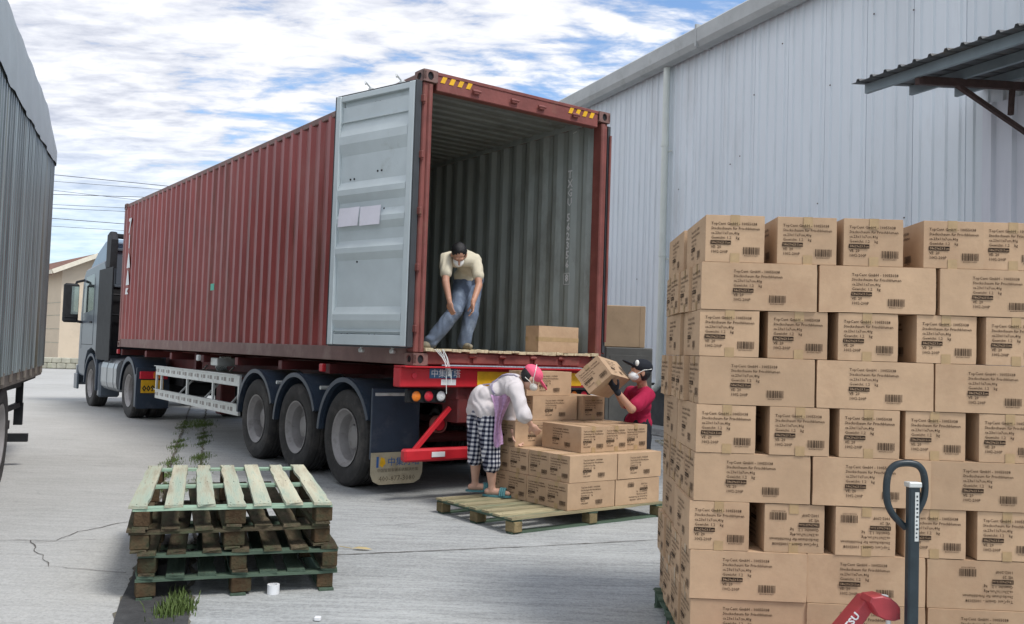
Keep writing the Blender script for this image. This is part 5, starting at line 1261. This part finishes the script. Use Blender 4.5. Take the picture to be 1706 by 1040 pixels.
# ---- man in the container
def mc(u, s_, z): return cmat @ Vector((u, s_, z))
man = thing('person', 'man in cream T-shirt and jeans bending forward inside the open container', 'person', mc(.8, .6, .161))
J = dict(pel=mc(1.13, .80, .985), neck=mc(.80, .44, 1.20), head=mc(.625, .235, 1.14), shL=mc(1.0, .47, 1.13), shR=mc(.56, .37, 1.11), elR=mc(.50, .27, .86), wrR=mc(.505, .19, .66),
         elL=mc(.97, .36, .86), wrL=mc(.83, .25, .665), hipR=mc(1.04, .78, .95), hipL=mc(1.22, .84, .96), knR=mc(.80, .52, .58), anR=mc(.56, .62, .235), knL=mc(1.06, .62, .56), anL=mc(1.00, .66, .235))
JI = {k: v for k, v in J.items()}
inv = man.matrix_world.inverted() if False else None
def loc_(d_, root): off = root.location.copy(); return {k: v - off for k, v in d_.items()}
q = loc_(J, man)
fwd_b = (cmat.to_3x3() @ Vector((-.45, -.9, 0))).normalized()
face_dir = (cmat.to_3x3() @ Vector((-.25, -.55, -.85))).normalized(); head_up = (cmat.to_3x3() @ Vector((-.35, -.75, .55))).normalized()
FH = frame(face_dir, head_up)
b = MB(); torso_geo(b, q['pel'], q['neck'], q['shL'], q['shR'], q['hipL'], q['hipR'], .82)
cap_geo(b, q['neck'] * .9 + q['pel'] * .1, q['head'], .056, .052); head_geo(b, q['head'], FH)
for s_, ts in (('R', 1), ('L', -1)):
    cap_geo(b, q['sh' + s_], q['el' + s_], .048, .038); cap_geo(b, q['el' + s_], q['wr' + s_], .040, .026)
    cap_geo(b, q['hip' + s_], q['kn' + s_], .085, .055); cap_geo(b, q['kn' + s_], q['an' + s_], .058, .038)
hd = (cmat.to_3x3() @ Vector((0, -.25, -1)))
hand_geo(b, q['wrR'], (cmat.to_3x3() @ Vector((.15, -.2, -1))), (cmat.to_3x3() @ Vector((1, .2, .1))), -1, .35); hand_geo(b, q['wrL'], (cmat.to_3x3() @ Vector((-.15, -.2, -1))), (cmat.to_3x3() @ Vector((-1, .3, .1))), 1, .35)
remesh(b, 'body', M_skin, man, .0065, 3)
b = MB(); pel2 = q['pel'].lerp(q['neck'], .12); torso_geo(b, pel2, q['neck'], q['shL'], q['shR'], q['hipL'].lerp(q['neck'], .12), q['hipR'].lerp(q['neck'], .12), 1.0)
for s_ in 'RL': cap_geo(b, q['sh' + s_], q['sh' + s_].lerp(q['el' + s_], .60), .066, .066)
remesh(b, 'shirt', M_cream, man, .011, 4, .012, 9, 3)
b = MB(); ell_geo(b, q['pel'], (.165, .15, .12)); 
for s_ in 'RL': cap_geo(b, q['pel'], q['hip' + s_], .12, .115); cap_geo(b, q['hip' + s_], q['kn' + s_], .108, .082); cap_geo(b, q['kn' + s_], q['an' + s_] + Vector((0, 0, .0)), .082, .075)
remesh(b, 'jeans', M_jean, man, .010, 3, .012, 9, 5, (1, 1, .6))
b = MB(); toeR = q['anR'] + cmat.to_3x3() @ Vector((-.9, -.3, -.04)); tz = -.001 + .04
shoe_geo(b, q['anR'], q['anR'] + cmat.to_3x3() @ Vector((-1, -.35, 0)) + Vector((0, 0, -.035))); remesh(b, 'shoe', M_shoe, man, .008, 3); b = MB(); shoe_geo(b, q['anL'], q['anL'] + cmat.to_3x3() @ Vector((-.1, -1, 0)) + Vector((0, 0, -.035)))
remesh(b, 'shoe', M_shoe, man, .008, 3)
def P_(c, F_, x, y, z): return Vector(c) + F_ @ Vector((x, y, z))
b = MB(); ell_geo(b, P_(q['head'], FH, 0, -.024, .045), (.082, .094, .088), FH); ell_geo(b, P_(q['head'], FH, 0, -.06, .0), (.074, .05, .07), FH); remesh(b, 'hair', M_hair, man, .008, 2, .006, 40, 2)
b = MB(); mask_geo(b, q['head'], FH); remesh(b, 'face_mask', M_mask, man, .006, 2)

# ---- woman on the middle pallet
wom = thing('person', 'woman in white shirt, plaid shorts and pink cap stacking cartons on the pallet', 'person', at(806, 835, 8.62) * 1.0)
wom.location.z = PLH + .004
J = dict(pel=at(803, 668, 8.68), neck=at(866, 634, 8.52), head=at(884, 632, 8.46), shR=at(860, 652, 8.30), shL=at(858, 645, 8.72), elR=at(872, 692, 8.22), wrR=at(885, 709, 8.30), elL=at(848, 700, 8.78), wrL=at(856, 722, 8.60),
         hipR=at(812, 684, 8.58), hipL=at(797, 682, 8.78), knR=at(818, 765, 8.58), anR=at(819, 824, 8.58), knL=at(793, 752, 8.80), anL=at(791, 816, 8.84))
J['anR'].z = .235; J['anL'].z = .235
q = loc_(J, wom)
face_dir = Vector((.72, .12, -.62)).normalized(); head_up = Vector((.55, .08, .75)).normalized(); FH = frame(face_dir, head_up)
b = MB(); torso_geo(b, q['pel'], q['neck'], q['shL'], q['shR'], q['hipL'], q['hipR'], .86)
cap_geo(b, q['neck'] * .9 + q['pel'] * .1, q['head'], .048, .045); head_geo(b, q['head'], FH, .95)
for s_ in 'RL':
    cap_geo(b, q['sh' + s_], q['el' + s_], .042, .034); cap_geo(b, q['el' + s_], q['wr' + s_], .036, .024)
    cap_geo(b, q['hip' + s_], q['kn' + s_], .085, .05); cap_geo(b, q['kn' + s_].lerp(q['an' + s_], .0), q['kn' + s_].lerp(q['an' + s_], .35), .052, .056); cap_geo(b, q['kn' + s_].lerp(q['an' + s_], .35), q['an' + s_], .056, .032)
    f_ = Vector((.97, -.25, 0)) if s_ == 'R' else Vector((.95, .1, 0)); base = Vector((q['an' + s_].x, q['an' + s_].y, .045)); cap_geo(b, q['an' + s_], base + Vector((0, 0, .01)), .034, .036); cap_geo(b, base - f_ * .04, base + f_ * .08, .032, .036); cap_geo(b, base + f_ * .08, base + f_ * .16 - Vector((0, 0, .008)), .034, .022)
hand_geo(b, q['wrR'], (.6, .35, -.65), (.3, .8, -.2), -1, .55, .95); hand_geo(b, q['wrL'], (.5, .1, -.85), (.6, -.6, .2), 1, .4, .95)
remesh(b, 'body', M_skin2, wom, .0065, 3)
b = MB(); torso_geo(b, q['pel'].lerp(q['neck'], .1), q['neck'], q['shL'], q['shR'], q['hipL'].lerp(q['neck'], .02), q['hipR'].lerp(q['neck'], .02), 1.04)
for h in ('hipL', 'hipR'): cap_geo(b, q['pel'] + Vector((0, 0, .03)), q[h] + Vector((0, 0, -.005)), .118, .122)
for s_ in 'RL': cap_geo(b, q['sh' + s_], q['el' + s_], .074, .068); cap_geo(b, q['el' + s_], q['el' + s_].lerp(q['wr' + s_], .25), .064, .058)
wshirt = remesh(b, 'shirt', M_wshirt, wom, .010, 3, .013, 9, 7)
b = MB()
for s_ in 'RL': cap_geo(b, q['pel'] + Vector((0, 0, -.10)), q['hip' + s_] + Vector((0, 0, -.05)), .085, .104); cap_geo(b, q['hip' + s_], q['kn' + s_], .112, .088); cap_geo(b, q['kn' + s_], q['kn' + s_].lerp(q['an' + s_], .18), .088, .084)
remesh(b, 'shorts', M_plaid, wom, .011, 4, .012, 10, 9, (1, 1, .7))
for s_ in 'RL':
    a_ = q['kn' + s_].lerp(q['an' + s_], .24); b = MB(); cap_geo(b, a_ + Vector((0, 0, .02)), a_, .087, .082); remesh(b, 'shorts_cuff', M_plaid, wom, .011, 2, .012, 20, 4)
    f_ = Vector((.97, -.25, 0)) if s_ == 'R' else Vector((.95, .1, 0)); f_.normalize(); b = MB(); base = Vector((q['an' + s_].x, q['an' + s_].y, .012)); sd = Vector((-f_.y, f_.x, 0))
    pts = [(base + f_ * (.05 + .14 * math.cos(t_ * .3927)) + sd * (.048 * math.sin(t_ * .3927))) for t_ in range(16)]
    vs = [p for p in pts] + [p + Vector((0, 0, .018)) for p in pts]; b.add([v - Vector((0, 0, .010)) for v in vs], [tuple(range(16))[::-1], tuple(range(16, 32))] + [(i, (i + 1) % 16, 16 + (i + 1) % 16, 16 + i) for i in range(16)])
    arc_ = [base + f_ * .11 + sd * (.046 * math.cos(t_ * math.pi / 8)) + Vector((0, 0, .005 + .066 * math.sin(t_ * math.pi / 8))) for t_ in range(9)]
    for o_ in (-.02, 0, .02): b.tube([p + f_ * o_ for p in arc_], .011, 6)
    b.build('slipper', M_slip, wom)
# apron: panel hanging in front of the body with back straps
rt = (q['shL'] - q['shR']).normalized(); fwv = Vector((.75, .05, -.35)).normalized()
wl = wom.location
b = MB(); vs = []; K, Lr = 9, 12
for j in range(Lr + 1):
    v_ = j / Lr; py_ = 658 + v_ * 86; xa = 817 + 9 * v_ ** .7 + 3 * math.sin(v_ * 5); xb = 852 - 16 * min(1, v_ * 1.6) + 2 * math.sin(v_ * 7 + 1)
    for i in range(K + 1):
        u_ = i / K; vs.append(at(xa + (xb - xa) * u_, py_ + 3 * math.sin(u_ * 5), 8.415 + .10 * u_ * u_ + .014 * math.sin(u_ * 14 + v_ * 3) + .03 * v_) - wl)
fs = [(j * (K + 1) + i, j * (K + 1) + i + 1, (j + 1) * (K + 1) + i + 1, (j + 1) * (K + 1) + i) for j in range(Lr) for i in range(K)]
b.add(vs, fs, 0, True); b.add([v + Vector((.002, .007, 0)) for v in vs], [f[::-1] for f in fs], 0, True); b.build('apron', M_apron, wom, fix=False)
def bkp(a_, yo, h=.16): return q['pel'].lerp(q['neck'], a_) + Vector((-.10, yo, .13))
M_strap = mat('apron_strap_grey', (.30, .27, .36), .8)
band('apron_strap', snap(wshirt, dens([bkp(1.0, -.11) + Vector((.1, 0, -.02)), bkp(.8, -.07), bkp(.5, .02), bkp(.3, .11)])), .0065, M_strap, wom)
band('apron_strap', snap(wshirt, dens([bkp(1.0, .11) + Vector((.1, 0, -.02)), bkp(.8, .05), bkp(.5, -.06), bkp(.36, -.15) + Vector((.05, 0, -.08)), q['pel'] + Vector((.12, -.2, .08))])), .0065, M_strap, wom)
band('apron_strap', snap(wshirt, dens([bkp(.36, .08), bkp(.36, -.05), bkp(.33, -.15) + Vector((.04, 0, -.05)), q['pel'] + Vector((.14, -.2, .02))])), .0065, M_strap, wom)
c_ = q['head']
b = MB(); ell_geo(b, P_(c_, FH, 0, -.03, .02), (.076, .085, .085), FH); remesh(b, 'hair', M_hair, wom, .008, 2, .005, 40, 2)
b = MB(); ell_geo(b, P_(c_, FH, 0, -.012, .055), (.088, .104, .075), FH); ell_geo(b, P_(c_, FH, 0, .12, .04), (.066, .075, .012), frame(face_dir * 1 + head_up * -.25, head_up)); remesh(b, 'cap', M_pink, wom, .007, 3)
b = MB(); mask_geo(b, c_, FH, .95); remesh(b, 'face_mask', M_mask, wom, .006, 2)
band('mask_strap', [P_(c_, FH, .062, .05, -.04), P_(c_, FH, .088, .0, .02), P_(c_, FH, .086, -.03, .08), P_(c_, FH, .03, -.05, .132)], .004, M_mask, wom)
band('mask_strap', [P_(c_, FH, .062, .05, -.045), P_(c_, FH, .084, .0, -.03), P_(c_, FH, .07, -.06, -.03)], .003, M_mask, wom)

# ---- worker at right, holding a tilted carton
wk = thing('person', 'worker in magenta T-shirt, black cap and white mask lifting a carton', 'person', (0, 0, 0))
gx, gy = at(1062, 700, 9.35).x, 9.35; wk.location = (gx, gy, .004)
J = dict(pel=at(1064, 700, 9.30), neck=at(1073, 648, 9.05), head=at(1066, 622, 8.97), shL=at(1052, 655, 9.22), shR=at(1080, 660, 8.86), elR=at(1052, 683, 8.66), wrR=at(1028, 653, 8.62), elL=at(1040, 676, 9.22), wrL=at(1026, 652, 9.05),
         hipL=at(1055, 704, 9.38), hipR=at(1070, 706, 9.22), knL=at(1052, 766, 9.22), knR=at(1070, 768, 9.08), anL=at(1060, 824, 9.42), anR=at(1078, 826, 9.30))
J['anL'].z = J['anR'].z = .085
q = loc_(J, wk)
face_dir = Vector((-.93, -.25, .10)).normalized(); head_up = Vector((.08, 0, 1)).normalized(); FH = frame(face_dir, head_up)
b = MB(); torso_geo(b, q['pel'], q['neck'], q['shL'], q['shR'], q['hipL'], q['hipR'], .86)
cap_geo(b, q['neck'] * .9 + q['pel'] * .1, q['head'], .05, .05); head_geo(b, q['head'], FH)
for s_ in 'RL':
    cap_geo(b, q['sh' + s_], q['el' + s_], .046, .038); cap_geo(b, q['el' + s_], q['wr' + s_], .040, .027)
    cap_geo(b, q['hip' + s_], q['kn' + s_], .085, .055); cap_geo(b, q['kn' + s_], q['an' + s_], .055, .036)
hand_geo(b, q['wrR'], (-.55, .05, .7), (.0, .25, .6), -1, .3); hand_geo(b, q['wrL'], (-.6, .0, .6), (0, 0, 1), 1, .3)
remesh(b, 'body', M_skin, wk, .0065, 3)
b = MB(); torso_geo(b, q['pel'].lerp(q['neck'], .03), q['neck'], q['shL'], q['shR'], q['hipL'], q['hipR'], 1.0)
for s_ in 'RL': cap_geo(b, q['sh' + s_], q['sh' + s_].lerp(q['el' + s_], .72), .072, .072)
remesh(b, 'shirt', M_mag, wk, .011, 4, .012, 9, 13)
b = MB()
for s_ in 'RL': cap_geo(b, q['pel'] + Vector((0, 0, -.12)), q['hip' + s_] + Vector((0, 0, -.05)), .085, .09); cap_geo(b, q['hip' + s_], q['kn' + s_], .10, .078); cap_geo(b, q['kn' + s_], q['an' + s_], .075, .065)
remesh(b, 'trousers', M_bcloth, wk, .012, 4, .010, 9, 6)
for s_ in 'RL': b = MB(); shoe_geo(b, q['an' + s_], q['an' + s_] + Vector((-1, -.2, -.04))); remesh(b, 'shoe', M_bcloth, wk, .009, 3)
for s_, n_, t_ in (('R', (.0, .25, .6), -1), ('L', (0, 0, 1), 1)):
    b = MB(); hand_geo(b, q['wr' + s_] - Vector((-.55, 0, .7)) * .004, (-.55, .05, .7) if s_ == 'R' else (-.6, 0, .6), n_, t_, .3, 1.14); remesh(b, 'glove', M_bcloth, wk, .006, 2)
c_ = q['head']
b = MB(); ell_geo(b, P_(c_, FH, 0, -.03, .01), (.080, .082, .09), FH); remesh(b, 'hair', M_hair, wk, .008, 2, .005, 40, 2)
b = MB(); ell_geo(b, P_(c_, FH, 0, -.02, .06), (.09, .108, .08), FH); ell_geo(b, P_(c_, FH, 0, .12, .075), (.07, .085, .012), frame(face_dir + Vector((0, 0, .35)), head_up)); remesh(b, 'cap', M_bcloth, wk, .007, 3)
b = MB(); ell_geo(b, P_(c_, FH, -.045, .062, .09), (.03, .02, .032), FH); remesh(b, 'cap_emblem', M_mask, wk, .005, 1)
b = MB(); mask_geo(b, c_, FH); ell_geo(b, P_(c_, FH, 0, .082, -.03), (.034, .022, .036), FH); remesh(b, 'face_mask', M_white, wk, .006, 2)
band('mask_strap', [P_(c_, FH, -.055, .06, -.02), P_(c_, FH, -.088, .0, .03), P_(c_, FH, -.07, -.09, .05)], .004, M_mask, wk)
band('mask_strap', [P_(c_, FH, .055, .06, -.02), P_(c_, FH, .088, .0, .03), P_(c_, FH, .07, -.09, .05)], .004, M_mask, wk)

# ---- carton held by the worker
Yf = 8.50
A1 = at(960, 620, Yf + .02); B1 = at(995, 593, Yf + .05); C1 = at(1015, 625, Yf)
ey_ = (B1 - A1).normalized()        # across end face (carton local y)
ez_ = (B1 - C1); ez_ = (ez_ - ey_ * ez_.dot(ey_)).normalized()    # carton up
ex_ = ey_.cross(ez_)                # local x ... pointing through the carton
if ex_.y > 0: pass
# end face nearest camera must be local -x face: local x points away
if ex_.y < 0: ey_ = -ey_; ex_ = ey_.cross(ez_)
tgt = (at(1047, 634, Yf + .52) - C1).normalized(); ex2 = tgt; ez2 = (ez_ - ex2 * ez_.dot(ex2)).normalized(); ey2 = ez2.cross(ex2)
Mb = Matrix(((ex2.x, ey2.x, ez2.x, 0), (ex2.y, ey2.y, ez2.y, 0), (ex2.z, ey2.z, ez2.z, 0), (0, 0, 0, 1)))
top_near_right = B1
# local corner (-LX/2, -sgn*LY/2, LZ): B1 is the corner between end face and top, far from A1
sg = 1 if (B1 - A1).dot(ey2) > 0 else -1
Tm = Matrix.Translation(B1) @ Mb @ Matrix.Translation((LX / 2, -sg * LY / 2, -LZ))
hc_ = carton(0, 0, 0, 0, 'tilted carton held up in the air by the worker in magenta', M=Tm, k=1)
mb = MB(); place_text(mb, '↑↑', face_M((-.04, .03, 0), (1, 0, 0), (0, 1, 0)) @ Matrix.Translation((0, 0, LZ + .003)), .07)
mb.build('arrow_mark', M_ink, hc_)
